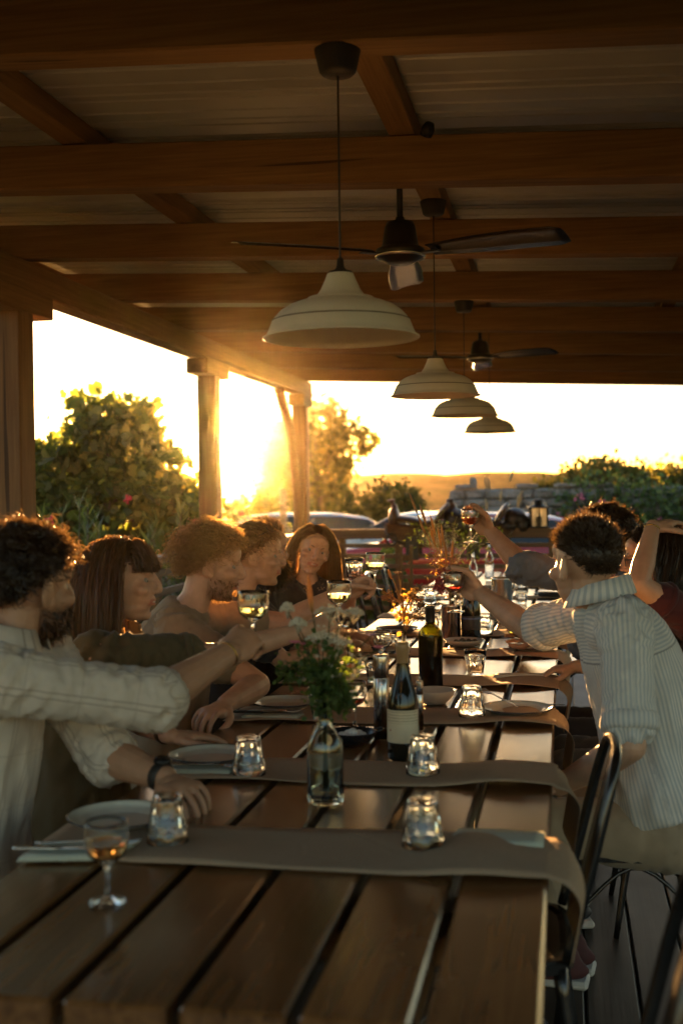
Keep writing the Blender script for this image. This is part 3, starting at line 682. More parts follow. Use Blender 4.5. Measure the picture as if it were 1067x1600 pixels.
# ------------------------------------------------------------------ metal chairs
chair_metal = simple('gunmetal_chair', (.07, .065, .06), .24, .9, .25, 25)
def make_chair():
    parts = []
    seat = MB(); n = 32; V = []; F = []
    for zz, sc in ((.446, 1.0), (.452, .985), (.4525, .90), (.448, .84)):
        for i in range(n):
            a = 2*PI*i/n; c, s = math.cos(a), math.sin(a); k = (abs(c)**5+abs(s)**5)**(-1/5)
            V.append((.19*sc*k*c, .185*sc*k*s, zz))
    V.append((0, 0, .446)); 
    for q in range(3):
        for i in range(n): j = (i+1) % n; F.append((q*n+i, q*n+j, (q+1)*n+j, (q+1)*n+i))
    F += [(3*n+i, 3*n+(i+1) % n, 4*n) for i in range(n)]
    low = [(v[0], v[1], v[2]-.018 if k < n else v[2]-.006) for k, v in enumerate(V)]
    seat.add(V, F).add(low, [f[::-1] for f in F]); 
    b0 = len(V); seat.add(V[:n]+[(x, y, z-.022) for x, y, z in V[:n]], [(i, n+i, n+(i+1) % n, (i+1) % n) for i in range(n)])
    parts.append(('seat', seat.mesh('seat', chair_metal, False)))
    hoop = bez([(-.175, -.165, .45), (-.172, -.205, .60), (-.165, -.24, .74), (-.135, -.265, .835), (-.06, -.275, .858), (.06, -.275, .858), (.135, -.265, .835), (.165, -.24, .74), (.172, -.205, .60), (.175, -.165, .45)], 44)
    parts.append(('back_hoop', MB().tube(hoop, .0115, 10).mesh('back_hoop', chair_metal, True)))
    sl = bez([(0, -.178, .45), (0, -.205, .58), (0, -.245, .74), (0, -.272, .85)], 12)
    parts.append(('back_slat', MB().tube(sl, np.array([[.0025, .045]]*12), 10, up=(0, 1, 0)).mesh('back_slat', chair_metal, True)))
    legs = []
    for sx in (-1, 1):
        for sy in (-1, 1):
            lp = bez([(sx*.15, sy*.15, .44), (sx*.178, sy*.18, .22), (sx*.205, sy*.215, 0)], 8)
            legs.append(MB().tube(lp, np.array([[.020-.009*k/7, .016-.007*k/7] for k in range(8)]), 8).mesh('leg', chair_metal, True))
    st = []
    for a, b_ in (((-1, -1), (1, -1)), ((-1, 1), (1, 1)), ((-1, -1), (-1, 1)), ((1, -1), (1, 1))):
        p = bez([(a[0]*.172, a[1]*.175, .27), ((a[0]+b_[0])*.5*.15, (a[1]+b_[1])*.5*.15, .40), (b_[0]*.172, b_[1]*.175, .27)], 12)
        st.append(MB().tube(p, .006, 6).mesh('brace', chair_metal, True))
    return parts, legs, st
ch_parts, ch_legs, ch_st = make_chair()
def chair(x, y, a, label):
    t = empty('metal_chair', (x, y, 0), a); tag(t, label, 'chair', 'metal cafe chairs along the table')
    for nm, me in ch_parts: link(nm, me, t)
    for me in ch_legs: link('leg', me, t)
    for me in ch_st: link('brace', me, t)
    return t
H90 = PI/2
chair(-.175, 2.58, H90+.03, 'empty metal chair pushed in at the right, its bright hoop before the striped-shirt man')
chair(-.10, 1.66, H90-.06, 'metal chair cropped at the bottom right corner of the picture')
chair(.165, 3.36, H90+.08, 'metal chair the striped-shirt man sits on')
chair(.36, 3.98, H90, 'metal chair under the woman in the maroon top')
chair(.30, 4.55, H90, 'metal chair under the man raising his glass')
for y, lb in ((2.32, 'under the curly dark-haired man in front'), (3.02, 'under the long-haired woman with a fringe'), (3.74, 'under the man with blond curls'), (4.40, 'under the person with glasses on the hair'), (4.98, 'under the bearded man')):
    chair(-1.23, y, -H90, 'metal chair ' + lb)
chair(-1.08, 5.62, -H90-.2, 'metal chair under the smiling woman')
chair(-1.03, 6.55, -H90+.05, 'empty metal chair at the far table, first beyond the smiling woman')
chair(-1.05, 7.25, -H90-.04, 'empty metal chair at the far table, second beyond the smiling woman')
chair(-1.04, 7.95, -H90+.03, 'empty metal chair at the far table, third beyond the smiling woman')
chair(-1.05, 8.7, -H90, 'empty metal chair at the far left corner of the table row')
chair(.10, 6.9, H90, 'empty metal chair on the far right beyond the raised glass')
chair(.12, 7.8, H90, 'empty metal chair farthest along the right side')
# folded wooden chair leaning on the far rail
fc = empty('folded_chair', (-1.43, 10.9, 0), .1); tag(fc, 'folded wooden chair frame standing behind the empty metal chairs', 'chair')
for x in (-.06, .03): 
    o = MB().box((x, x*.5, .46), (.028, .05, .92), rotx(.06), b=.004).build('upright', M['post'], fc)
for z in (.55, .8): MB().box((-.015, 0, z), (.07, .02, .05), b=.003).build('slat', M['post'], fc)
# ------------------------------------------------------------------ saddles on the far rail
leather = simple('saddle_leather', (.075, .036, .018), .32, 0, .35, 9, Coat_Weight=.25, Coat_Roughness=.3, bumps=.15)
leather_d = simple('dark_leather', (.03, .02, .014), .42, 0, .3, 9, bumps=.2)
def saddle(x, y, z, label, s=1.0, a=0.0):
    """axis along +x from horn to cantle"""
    t = empty('saddle', (x, y, z), a); t.scale = (s, s, s); tag(t, label, 'saddle', 'western saddles hung on the far rail')
    mb = MB(); mb.ell((-.24, 0, .11), (.065, .11, .13)); mb.ell((-.235, 0, .20), (.038, .05, .07)); mb.tube([(-.24, 0, .19), (-.255, 0, .27), (-.262, 0, .295)], [.03, .022, .026], 12); mb.ell((-.272, 0, .305), (.048, .042, .014), roty(-.15))
    link('fork', remesh(mb, .008, 3), t).data.materials.append(leather)
    mb = MB(); p = bez([(-.20, 0, .11), (-.05, 0, .09), (.10, 0, .055), (.20, 0, .07)], 12)
    mb.tube(p, np.array([[.045, .15]]*12), 16, up=(0, 0, 1)); mb.ell((.1, 0, .075), (.05, .05, .02))
    link('seat', remesh(mb, .010, 4), t).data.materials.append(leather)
    mb = MB(); 
    for k in range(9):
        u = (k-4)/4; mb.ell((.26+.06*(1-u*u)*.5, u*.15, .13+.06*(1-u*u)), (.035, .032, .10), roty(.62))
    mb.ell((.33, 0, .235), (.03, .11, .022), roty(.6)); link('cantle', remesh(mb, .009, 3), t).data.materials.append(leather)
    for sy in (-1, 1):
        mb = MB(); V = []; F = []; n = 14
        for i in range(n+1):
            u = i/n; xx = -.33+.72*u; dr = .10+.10*math.sin(u*PI)**.6
            for j in range(6):
                w = j/5; V.append((xx, sy*(.085+.07*math.sin(w*1.3)), .07-.03*math.sin(u*PI)-dr*w*1.15))
        for i in range(n):
            for j in range(5): F.append((i*6+j, (i+1)*6+j, (i+1)*6+j+1, i*6+j+1))
        o = mb.add(V, F).build('skirt', leather, t, True); md = o.modifiers.new('t', 'SOLIDIFY'); md.thickness = .012
        mb = MB(); mb.box((-.03, sy*.165, -.20), (.14, .012, .26), b=.005); o = mb.build('fender', leather_d, t)
        a_ = np.linspace(0, 2*PI, 22); lp = np.stack([-.245+.052*np.cos(a_), np.full(22, sy*.17), -.105+.062*np.sin(a_)], 1)
        MB().tube(lp, np.array([[.010, .022]]*22), 8, cap=False).build('stirrup', leather_d, t, True)
    mb = MB(); mb.ell((.42, 0, .09), (.13, .16, .12), roty(.25)); mb.ell((.50, 0, .02), (.10, .17, .12)); mb.ell((.36, 0, .02), (.10, .17, .1)); me = remesh(mb, .012, 3)
    v = vget(me); nn = vnorm(me); v = v + nn*np.array([.014*mnoise.noise(Vector(q*9)) for q in v])[:, None]; vset(me, v)
    link('saddle_bag', me, t).data.materials.append(leather_d)
    return t
saddle(-1.56, 12.62, 1.022, 'brown leather saddle with tall horn on the far rail')
saddle(-.93, 12.66, 1.022, 'dark leather saddle partly hidden behind the raised glass and flowers', 1.0, .06)
# ------------------------------------------------------------------ lantern
lt = empty('lantern', (-.27, 12.62, 1.021), .12); tag(lt, 'black metal lantern with glass panes standing on the far rail', 'lantern')
for z, w in ((.008, .20), (.215, .215)): MB().box((0, 0, z), (w, w, .016), b=.004).build('frame_plate', M['black'], lt)
for sx in (-1, 1):
    for sy in (-1, 1): MB().box((sx*.085, sy*.085, .111), (.016, .016, .188)).build('corner_post', M['black'], lt)
for q in range(4):
    o = MB().box((0, -.083, .111), (.15, .004, .185)).build('pane', glass_mat('lantern_pane%d' % q, (.62, .56, .44), .35), lt); o.rotation_euler = (0, 0, q*PI/2)
    o = MB().box((0, -.088, .111), (.012, .006, .185)).build('glazing_bar', M['black'], lt); o.rotation_euler = (0, 0, q*PI/2)
MB().lathe([(.105, .222), (.06, .235), (.045, .255), (.05, .275), (.035, .292), (0, .298)], 24).build('cap', M['black'], lt, True)
MB().tube(bez([(-.07, 0, .225), (-.065, 0, .27), (0, 0, .31), (.065, 0, .27), (.07, 0, .225)], 20), .005, 8).build('handle', M['steel'], lt, True)
MB().lathe([(0, .017), (.035, .017), (.035, .12), (.02, .122), (0, .118)], 20).build('candle', simple('candle_wax', (.8, .74, .6), .5), lt, True)
# ------------------------------------------------------------------ parked cars
def car(x, y, a, paint, label, s=1.0):
    t = empty('parked_car', (x, y, gz(x, y)+.004), a); t.scale = (s, s, s); tag(t, label, 'car', 'cars parked beyond the terrace')
    pm = simple('paint_'+str(len(bpy.data.materials)), paint, .22, 0, .04, 3, Coat_Weight=1.0, Coat_Roughness=.05)
    gm = simple('car_glass_'+str(len(bpy.data.materials)), (.02, .021, .022), .06, 0, .05, 3)
    L = 2.05; st = []
    xs_ = np.linspace(-L, L, 42)
    def bel(u): return 1.04 - .16*max(0, (u-.35)/.65)**1.5 - .05*max(0, (-u-.8)/.2)        # belt/hood height
    def top(u):
        pts = [(-1, .0), (-.93, .60), (-.80, .86), (-.55, 1.0), (0, 1.03), (.18, .92), (.42, .28), (.5, 0), (1, 0)]
        for (a1, b1), (a2, b2) in zip(pts[:-1], pts[1:]):
            if a1 <= u <= a2: return b1+(b2-b1)*(u-a1)/(a2-a1)
        return 0
    mb = MB(); V = []; F = []; rows = []
    for xx in xs_:
        u = xx/L; w = .84*(1-.16*abs(u)**4); zb_ = bel(u)*(1-.18*max(0, abs(u)-.9)/.1); ring = [(-w*.9, .22), (-w, .40), (-w*1.01, .66), (-w*.97, zb_-.03), (-w*.90, zb_), (0, zb_+.03), (w*.90, zb_), (w*.97, zb_-.03), (w*1.01, .66), (w, .40), (w*.9, .22)]
        rows.append(len(V)); V += [(xx, yy, zz) for yy, zz in ring]
    n = 11
    for i in range(len(xs_)-1):
        for j in range(n-1): F.append((i*n+j, i*n+j+1, (i+1)*n+j+1, (i+1)*n+j))
        F.append((i*n+n-1, i*n, (i+1)*n, (i+1)*n+n-1))
    F.append(tuple(range(n-1, -1, -1))); F.append(tuple((len(xs_)-1)*n+j for j in range(n)))
    mb.add(V, F).build('body', pm, t, True)
    # cabin: roof painted, glass below
    V = []; F = []; us = np.linspace(-.97, .47, 30)
    for u in us:
        tt = max(.02, top(u)); zb_ = bel(u)-.01; zt = zb_+tt*.43; w0 = .76; w1 = .76-.16*tt
        V += [(u*L, -w0, zb_), (u*L, -w1-.02, zt-.05*tt), (u*L, -w1*.86, zt), (u*L, 0, zt+.025*tt), (u*L, w1*.86, zt), (u*L, w1+.02, zt-.05*tt), (u*L, w0, zb_)]
    n = 7; mi = []
    mbr, mbg = MB(), MB(); FR = []; FG = []
    for i in range(len(us)-1):
        for j in range(n-1):
            f = (i*n+j, i*n+j+1, (i+1)*n+j+1, (i+1)*n+j); um = (us[i]+us[i+1])/2
            side = j in (0, n-2); rf = j in (1, 2, 3, 4)
            if side and -.82 < um < .36 and not (-.30 < um < -.22): FG.append(f)
            elif rf and (um > .16 or um < -.84): FG.append(f)
            else: FR.append(f)
    mbr.add(V, FR).build('roof', pm, t, True); mbg.add(V, FG).build('window', gm, t, True)
    rub = simple('tyre_'+str(len(bpy.data.materials)), (.015, .015, .015), .8)
    for wx in (-1.25, 1.28):
        for wy in (-.78, .78):
            o = MB().lathe([(0, -.09), (.20, -.09), (.29, -.10), (.315, -.06), (.315, .06), (.29, .10), (.20, .09), (0, .09)], 24).build('wheel', rub, t, True); o.location = (wx, wy, .315); o.rotation_euler = (PI/2, 0, 0)
            MB().lathe([(0, -.095), (.19, -.098), (.19, .098), (0, .095)], 18).build('rim', M['steel'], o, True)
    for wy in (-.62, .62):
        o = MB().ell((0, 0, 0), (.06, .14, .07)).build('headlight', M['glass'], t, True); o.location = (1.96, wy, .62)
        o = MB().ell((0, 0, 0), (.05, .10, .12)).build('tail_light', simple('tail_'+str(len(bpy.data.materials)), (.4, .02, .02), .2), t, True); o.location = (-1.93, wy, .74)
        o = MB().ell((0, 0, 0), (.05, .10, .06)).build('mirror', pm, t, True); o.location = (.78, math.copysign(.93, wy), 1.08)
    return t
car(-1.75, 17.6, PI+.10, (.42, .025, .02), 'red hatchback parked right behind the far railing')
car(-2.6, 21.0, PI-.05, (.66, .65, .62), 'white car parked behind the red one')
car(-5.2, 20.6, PI+.5, (.05, .055, .06), 'dark car at the left of the parked row')
# ------------------------------------------------------------------ old stone wall
mstone, nt, b = mat('rubble_stone'); v = coords(nt, randomize=True); n1 = noise_tex(nt, v, 9, 6, .7); n2 = noise_tex(nt, v, 2.2, 3)
nt.links.new(mixc(nt, .6, ramp(nt, [(.3, (.16, .145, .13)), (.55, (.34, .32, .29)), (.75, (.48, .46, .42))], n1).outputs[0], ramp(nt, [(.35, (.6, .56, .5)), (.65, (1.1, 1.1, 1.1))], n2).outputs[0], 'MULTIPLY'), b.inputs['Base Color']); b.inputs['Roughness'].default_value = .95; bump(nt, b, n1, .7, .03)
mortar = simple('mortar', (.22, .20, .17), .95, 0, .3, 12, bumps=.6)
WX0, WX1, WYY = -1.88, 6.5, 20.0
sw = empty('stone_wall', ((WX0+WX1)/2, WYY, -1.2)); tag(sw, 'old grey rubble stone wall, ruined at its left end', 'wall')
def swl(o, x, y, z): o.location = (x-(WX0+WX1)/2, y-WYY, z+1.2)
o = MB().box((0, 0, 0), (WX1-WX0-.08, .30, 2.66), b=.02).build('mortar_core', mortar, sw); swl(o, (WX0+WX1)/2, WYY+.06, .13)
stone_me = []
for k in range(10):
    mb = MB(); mb.box((0, 0, 0), (1, 1, 1), b=.16); me = mb.mesh('stone', mstone); vv = vget(me)
    vv += rng.uniform(-.07, .07, vv.shape); vset(me, vv); stone_me.append(me)
z = -.62; row = 0; cnt = 0
while z < 1.44:
    h = rng.uniform(.13, .22); x = WX0 - rng.uniform(0, .1)
    while x < 2.6 and cnt < 300:
        w = rng.uniform(.16, .42)*(1 if x < 0 else 1.3)
        lim = 1.46 + .05*math.sin(x*3) - (.12 if x > .3 else 0)
        if z+h < lim+.12:
            o = link('stone', stone_me[int(rng.integers(10))], sw); o.scale = (w*.95, .34, h*.94); swl(o, x+w/2, WYY-.03+rng.uniform(-.03, .03), z+h/2); o.rotation_euler = (rng.uniform(-.05, .05), rng.uniform(-.06, .06), rng.uniform(-.05, .05)); cnt += 1
        x += w
    z += h
for x, w in ((-1.62, .34), (-1.50, .10), (-.62, .36), (.05, .4), (.6, .4)):
    o = link('stone', stone_me[int(rng.integers(10))], sw); o.scale = (w, .30, .07 if w > .2 else .13); swl(o, x, WYY-.02, 1.50 + (.08 if w < .2 else 0))
# low garden wall behind the oleanders
lw = MB().box((0, 0, 0), (.35, 9.0, .9), b=.03).build('garden_wall', mortar, None); lw.location = (-4.6, 13.2, .1); lw.rotation_euler = (0, 0, .18); tag(lw, 'low pale garden wall behind the oleander shrubs', 'wall')
# ------------------------------------------------------------------ vegetation
def leaf_material(name, c, trans=.58, rough=.55):
    m, nt, b = mat(name); v = coords(nt); n1 = noise_tex(nt, v, 2.5, 3)
    at = N(nt, 'ShaderNodeAttribute'); at.attribute_name = 'tint'
    cr = ramp(nt, [(0, tuple(x*.55 for x in c)), (.5, c), (1, (min(1, c[0]*1.9), min(1, c[1]*1.5), c[2]*1.1))], at.outputs['Fac'])
    b.inputs['Roughness'].default_value = rough; b.inputs['Specular IOR Level'].default_value = .35
    nt.links.new(cr.outputs[0], b.inputs['Base Color'])
    tr = N(nt, 'ShaderNodeBsdfTranslucent'); tc = mixc(nt, 1.0, cr.outputs[0], (2.2, 1.9, .7), 'MULTIPLY'); nt.links.new(tc, tr.inputs[0])
    mx = N(nt, 'ShaderNodeMixShader'); mx.inputs[0].default_value = trans; out = nt.nodes['Material Output']
    nt.links.new(b.outputs[0], mx.inputs[1]); nt.links.new(tr.outputs[0], mx.inputs[2]); nt.links.new(mx.outputs[0], out.inputs[0]); return m
M['leaf_fig'] = leaf_material('fig_leaf', (.085, .125, .055))
M['leaf_ole'] = leaf_material('oleander_leaf', (.09, .14, .07), .35, .4)
M['leaf_tree'] = leaf_material('tree_leaf', (.075, .085, .035))
M['leaf_bush'] = leaf_material('bush_leaf', (.055, .075, .03))
M['leaf_vine'] = leaf_material('vine_leaf', (.085, .135, .055), .35)
M['leaf_dry'] = leaf_material('dry_grass', (.28, .19, .08), .4)
M['bark'] = simple('bark', (.12, .09, .065), .9, 0, .3, 15, bumps=.5)
M['petal_pink'] = simple('pink_petal', (.65, .16, .28), .6); M['petal_red'] = simple('red_petal', (.62, .06, .07), .6)
LEAF = {'round': [(0, -.5, 0), (.28, -.25, .04), (.38, .1, .06), (0, .55, 0), (-.38, .1, .06), (-.28, -.25, .04)],
        'fig': [(0, -.5, 0), (.22, -.4, .03), (.48, -.12, .08), (.26, .08, .04), (.32, .36, .06), (0, .6, 0), (-.32, .36, .06), (-.26, .08, .04), (-.48, -.12, .08), (-.22, -.4, .03)],
        'lance': [(0, -.5, 0), (.07, -.2, .015), (.075, .1, .015), (0, .55, -.05), (-.075, .1, .015), (-.07, -.2, .015)]}
def frames(d, n, up_bias=None):
    """orthonormal frames whose Y is d"""
    d = d/np.maximum(np.linalg.norm(d, axis=1, keepdims=True), 1e-9); r = rng.normal(size=d.shape)
    if up_bias is not None: r = r*.5 + np.array(up_bias)
    x = np.cross(d, r); x /= np.maximum(np.linalg.norm(x, axis=1, keepdims=True), 1e-9); z = np.cross(x, d); return np.stack([x, d, z], 2)
def leaves_mesh(name, pos, dirs, size, shape, m, up=None, tint=None):
    T = np.array(LEAF[shape]); n = len(pos); k = len(T); Fm = frames(np.asarray(dirs, float), n, up)
    V = np.einsum('nij,kj->nki', Fm, T)*np.asarray(size).reshape(-1, 1, 1) + np.asarray(pos)[:, None, :]
    me = bpy.data.meshes.new(name); me.vertices.add(n*k); me.vertices.foreach_set('co', V.ravel())
    me.loops.add(n*k); me.loops.foreach_set('vertex_index', np.arange(n*k)); me.polygons.add(n)
    me.polygons.foreach_set('loop_start', np.arange(n)*k); me.polygons.foreach_set('loop_total', np.full(n, k))
    me.update(calc_edges=True); a = me.attributes.new('tint', 'FLOAT', 'FACE'); a.data.foreach_set('value', (rng.beta(2, 2, n) if tint is None else tint)); me.materials.append(m); return me
def blob_points(blobs, n, shell=.55):
    vol = np.array([b_[3]*b_[4]*b_[5] for b_ in blobs]); cnt = rng.multinomial(n, vol/vol.sum()); P = []; D = []
    for b_, c in zip(blobs, cnt):
        d = rng.normal(size=(c, 3)); d /= np.linalg.norm(d, axis=1, keepdims=True); r = shell+(1-shell)*rng.random((c, 1))**.6
        P.append(np.array(b_[:3])+d*r*np.array(b_[3:6])); D.append(d)
    return np.concatenate(P), np.concatenate(D)
def clumps(blobs, nc, per, cr, shell=.6):
    """leaf clumps (twigs) inside blobs: gaps between clumps let the light through"""
    C, D = blob_points(blobs, nc, shell); P = np.repeat(C, per, 0)+rng.normal(size=(nc*per, 3))*cr*np.repeat(rng.uniform(.5, 1.3, nc), per)[:, None]
    DD = np.repeat(D, per, 0)*.7+rng.normal(size=(nc*per, 3))*.8 + np.array([0, 0, -.15]); return P, DD, C
def tree(name, label, x, y, blobs, nc, per, cr, leaf, shape, m, trunk_r, zg=None, nb=14, cat='tree', group=None, keep=None, shell=.6):
    zg = gz(x, y) if zg is None else zg; t = empty(name, (x, y, zg)); tag(t, label, cat, group)
    P, D, C = clumps(blobs, nc, per, cr, shell)
    if keep is not None: k = keep(P); P, D = P[k], D[k]
    loc = np.array([x, y, zg]); link('crown', leaves_mesh('crown', P-loc, D, leaf*np.exp(rng.normal(-.08, .34, len(P))), shape, m), t)
    cz = np.mean([b_[2] for b_ in blobs]); fork = np.array([x, y, zg+(cz-zg)*.45])-loc
    mb = MB(); mb.tube(bez([(0, 0, -.1), (trunk_r*.6, 0, fork[2]*.5), fork], 8), np.linspace(trunk_r, trunk_r*.7, 8), 8)
    idx = rng.choice(len(C), min(nb, len(C)), replace=False)
    for i in idx:
        e = C[i]-loc; mid = fork*.5+e*.5+np.array([0, 0, .12*abs(e[2])])*.5+rng.normal(size=3)*.08
        mb.tube(bez([fork*.95, mid, e], 7), np.linspace(trunk_r*.5, trunk_r*.07, 7), 5)
    mb.build('trunk', M['bark'], t, True); return t
# fig tree beyond the left railing; it leaves the low sun free on its right flank
fb_ = [(-5.55, 14, 2.05, .62, .8, .55), (-6.15, 14.2, 1.55, .55, .8, .6), (-5.15, 14, 1.75, .5, .8, .55), (-5.3, 13.8, 1.2, .8, .8, .6), (-5.75, 14, 2.45, .35, .5, .28), (-4.75, 14.1, 1.15, .45, .6, .5), (-6.3, 14.0, .9, .7, .8, .7), (-6.5, 14.1, 1.75, .4, .6, .45), (-4.7, 14.0, .75, .5, .6, .55), (-5.35, 14, 2.4, .4, .5, .25), (-5.0, 14, .5, .9, .8, .5)]
tree('fig_tree', 'broad leafy fig tree beyond the railing between the first two posts', -5.5, 14, fb_, 1000, 10, .08, .11, 'fig', M['leaf_fig'], .09, nb=30)
# airy tree behind the corner post
K_ = 80/35.0
mb_ = [(-7.2, 35, 3.4, 1.0, 1.2, .75), (-8.2, 35.2, 2.9, 1.0, 1.3, .7), (-6.4, 35, 2.9, .8, 1.0, .45), (-7.6, 35, 2.3, 1.5, 1.4, .5), (-8.85, 35, 2.6, .55, 1.0, .6), (-5.75, 35, 2.75, .35, .5, .16), (-7.0, 35, 4.1, .5, .5, .3), (-7.7, 35, 1.5, 1.4, 1.2, .5)]
mb_ = [(a*K_, b_*K_, 1.4+(c-1.4)*K_, d*K_, e*K_, f*K_) for a, b_, c, d, e, f in mb_]
tree('ash_tree', 'airy small tree rising behind the corner post with its curved brace', -7.4*K_, 80, mb_, 480, 22, .17*K_, .13*K_, 'round', M['leaf_tree'], .09*K_, nb=40)
def bush(label, x, y, rx, ry, zt, n, leaf=.09, m='leaf_bush', shape='round', group='garden bushes', name='bush', lobes=7, cr=.13):
    zg = gz(x, y); h = zt-zg; bl = []
    for k in range(lobes):
        a = rng.uniform(0, 2*PI); r = rng.uniform(.1, .65); hh = h*rng.uniform(.55, .95) if k else h
        bl.append((x+rx*r*math.cos(a)*(1 if k else 0), y+ry*r*math.sin(a), zg+hh*.55, rx*rng.uniform(.35, .6), ry*.55, hh*.45))
    return tree(name, label, x, y, bl, n, 12, cr, leaf, shape, M[m], .04, nb=6, cat='bush', group=group, shell=.45)
bush('rounded bush right of the corner post above the parked cars', -5.1, 28, 1.15, 1.2, 1.75, 360, .12)
bush('bush left of the hazy valley view, above the white car roof', -4.0, 28.5, .8, 1.0, 1.85, 300, .12)
bush('low bush behind the corner post base', -6.4, 27, 1.0, 1.0, 1.65, 300, .12)
bush('golden backlit bush just right of the middle post', -6.3, 22, .8, 1.0, 1.62, 170, .10)
bush('backlit bush between the middle and corner posts', -5.35, 21.5, .75, 1.0, 1.45, 150, .10)
bush('hazy bush behind the mullein spike', -4.4, 22.5, .6, .8, 1.2, 110, .10)
bush('shrub low behind the fig tree near the middle post', -4.35, 16.5, .7, .9, 1.25, 150, .09)
for k, (px, y, zt, rx) in enumerate([(.25, 30, 2.15, .75), (1.0, 31, 2.25, .7), (1.75, 30, 2.0, .7), (2.5, 31, 2.1, .8), (3.3, 30, 2.3, .9), (-.45, 32, 1.75, .5)]):
    lb = ['rounded tree left in the row behind the stone wall', 'rounded tree above the lantern side of the stone wall', 'rounded tree behind the vine in the middle of the wall row', 'rounded tree above the raised forearm at the right', 'rounded tree cropped by the right edge of the picture', 'small wispy tree starting the row behind the stone wall'][k]
    bl = [(px+rng.uniform(-.4, .4)*rx, y+rng.uniform(-.3, .3), zt-.35-rng.uniform(0, .5), rx*rng.uniform(.4, .65), .6, rng.uniform(.3, .45)) for _ in range(6)] + [(px, y, zt-.28, rx*.5, .5, .28), (px, y, .6, rx*.9, .7, .8)]
    tree('round_tree', lb, px, y, bl, 150, 14, .13, .11, 'round', M['leaf_tree'], .07, nb=10, group='trees behind the stone wall')
# vine over the wall with pink blossoms
vt = empty('climbing_vine', (1.0, 19.8, gz(1, 19.8))); tag(vt, 'dense green climbing vine with pink blossoms over the stone wall', 'vine')
vb = [(.5, 19.75, 1.35, .6, .3, .38), (1.1, 19.7, 1.2, .7, .35, .45), (.1, 19.8, 1.0, .45, .25, .35), (1.8, 19.7, 1.15, .7, .35, .4), (.8, 19.6, .7, 1.0, .35, .5), (2.6, 19.7, 1.15, .8, .35, .45), (-.35, 19.75, .62, .4, .2, .3), (2.0, 19.6, .6, 1.2, .35, .5), (3.6, 19.7, 1.1, 1.0, .4, .5), (-.75, 19.72, .95, .2, .12, .22), (-.8, 19.7, .5, .5, .2, .35)]
P, D, C = clumps(vb, 520, 10, .10, .5); link('crown', leaves_mesh('crown', P-np.array(vt.location), D, .085*rng.uniform(.6, 1.3, len(P)), 'round', M['leaf_vine']), vt)
mb = MB()
for k in range(12): p = C[k]-np.array(vt.location); mb.tube(bez([(p[0]*.6, .1, .2), (p[0]*.8, 0, p[2]*.6), p], 6), .012, 5)
mb.build('stem', M['bark'], vt, True)
fm = MB()
for q in [(.62, 19.4, 1.18), (.70, 19.4, 1.12), (.66, 19.4, 1.05), (.25, 19.4, 1.30), (.15, 19.45, .80), (1.5, 19.4, .9), (.85, 19.4, .95), (-.1, 19.5, .95)]:
    for j in range(9): fm.ell(np.array(q)-np.array(vt.location)+rng.normal(size=3)*.035, (.022, .02, .02), None, 6, 4)
fm.build('blossoms', M['petal_pink'], vt, True)['kind'] = 'stuff'
# oleanders behind the left railing
def oleander(label, x, y, zt, n, rx, flowers=()):
    zg = gz(x, y); t = empty('oleander', (x, y, zg)); tag(t, label, 'shrub', 'oleander shrubs along the railing'); P = []; D = []; st = MB()
    for k in range(n):
        a = rng.uniform(0, 2*PI); r = rx*math.sqrt(rng.random()); top = np.array([r*math.cos(a)*1.2, r*math.sin(a), (zt-zg)*rng.uniform(.55, 1.0)*(1-.25*(r/rx)**2)])
        base = np.array([top[0]*.25, top[1]*.25, 0]); path = bez([base, (base+top)*.5+rng.normal(size=3)*.04, top], 9); st.tube(path, np.linspace(.008, .003, 9), 5)
        for q in range(26):
            u = .35+.65*(q/25)**.8; i = min(7, int(u*8)); p = path[i]+(path[i+1]-path[i])*(u*8-i); aa = q*2.1+k
            el = .25+.9*(q/25); P.append(p); D.append((math.cos(aa)*math.cos(el), math.sin(aa)*math.cos(el), math.sin(el)))
    P = np.array(P); D = np.array(D); sz = .16*rng.uniform(.7, 1.2, len(P)); P = P + D*sz[:, None]*.5
    link('crown', leaves_mesh('crown', P, D, sz, 'lance', M['leaf_ole'], up=(0, 0, 1.0)), t); st.build('stem', M['bark'], t, True)
    for f in flowers:
        fm = MB(); fc_ = np.array(f)-np.array([x, y, zg])
        for j in range(12): fm.ell(fc_+rng.normal(size=3)*.018, (.014, .014, .01), rotx(rng.uniform(0, 3)), 6, 4)
        fm.build('blossom', M['petal_red'], t, True)
    return t
oleander('large oleander beside the first post, behind the dark curly head', -4.0, 9.6, 1.52, 34, .55, [(-4.18, 9.2, 1.22), (-3.55, 9.3, 1.38)])
oleander('oleander between the long-haired woman and the blond curls', -3.45, 8.3, 1.10, 26, .45, [(-3.3, 8.0, 1.05)])
oleander('low oleander under the rail behind the long-haired woman', -3.35, 6.9, .98, 22, .4)
oleander('oleander left of the middle post, catching the sun', -3.55, 10.9, 1.33, 24, .4, [(-3.4, 10.7, 1.15)])
oleander('oleander right of the middle post with red blossoms', -3.35, 12.2, 1.28, 22, .4, [(-3.3, 11.9, 1.2), (-3.15, 12.0, 1.1), (-3.42, 11.8, 1.0)])
oleander('small oleander at the left picture edge behind the first post', -4.7, 8.6, 1.25, 20, .4)
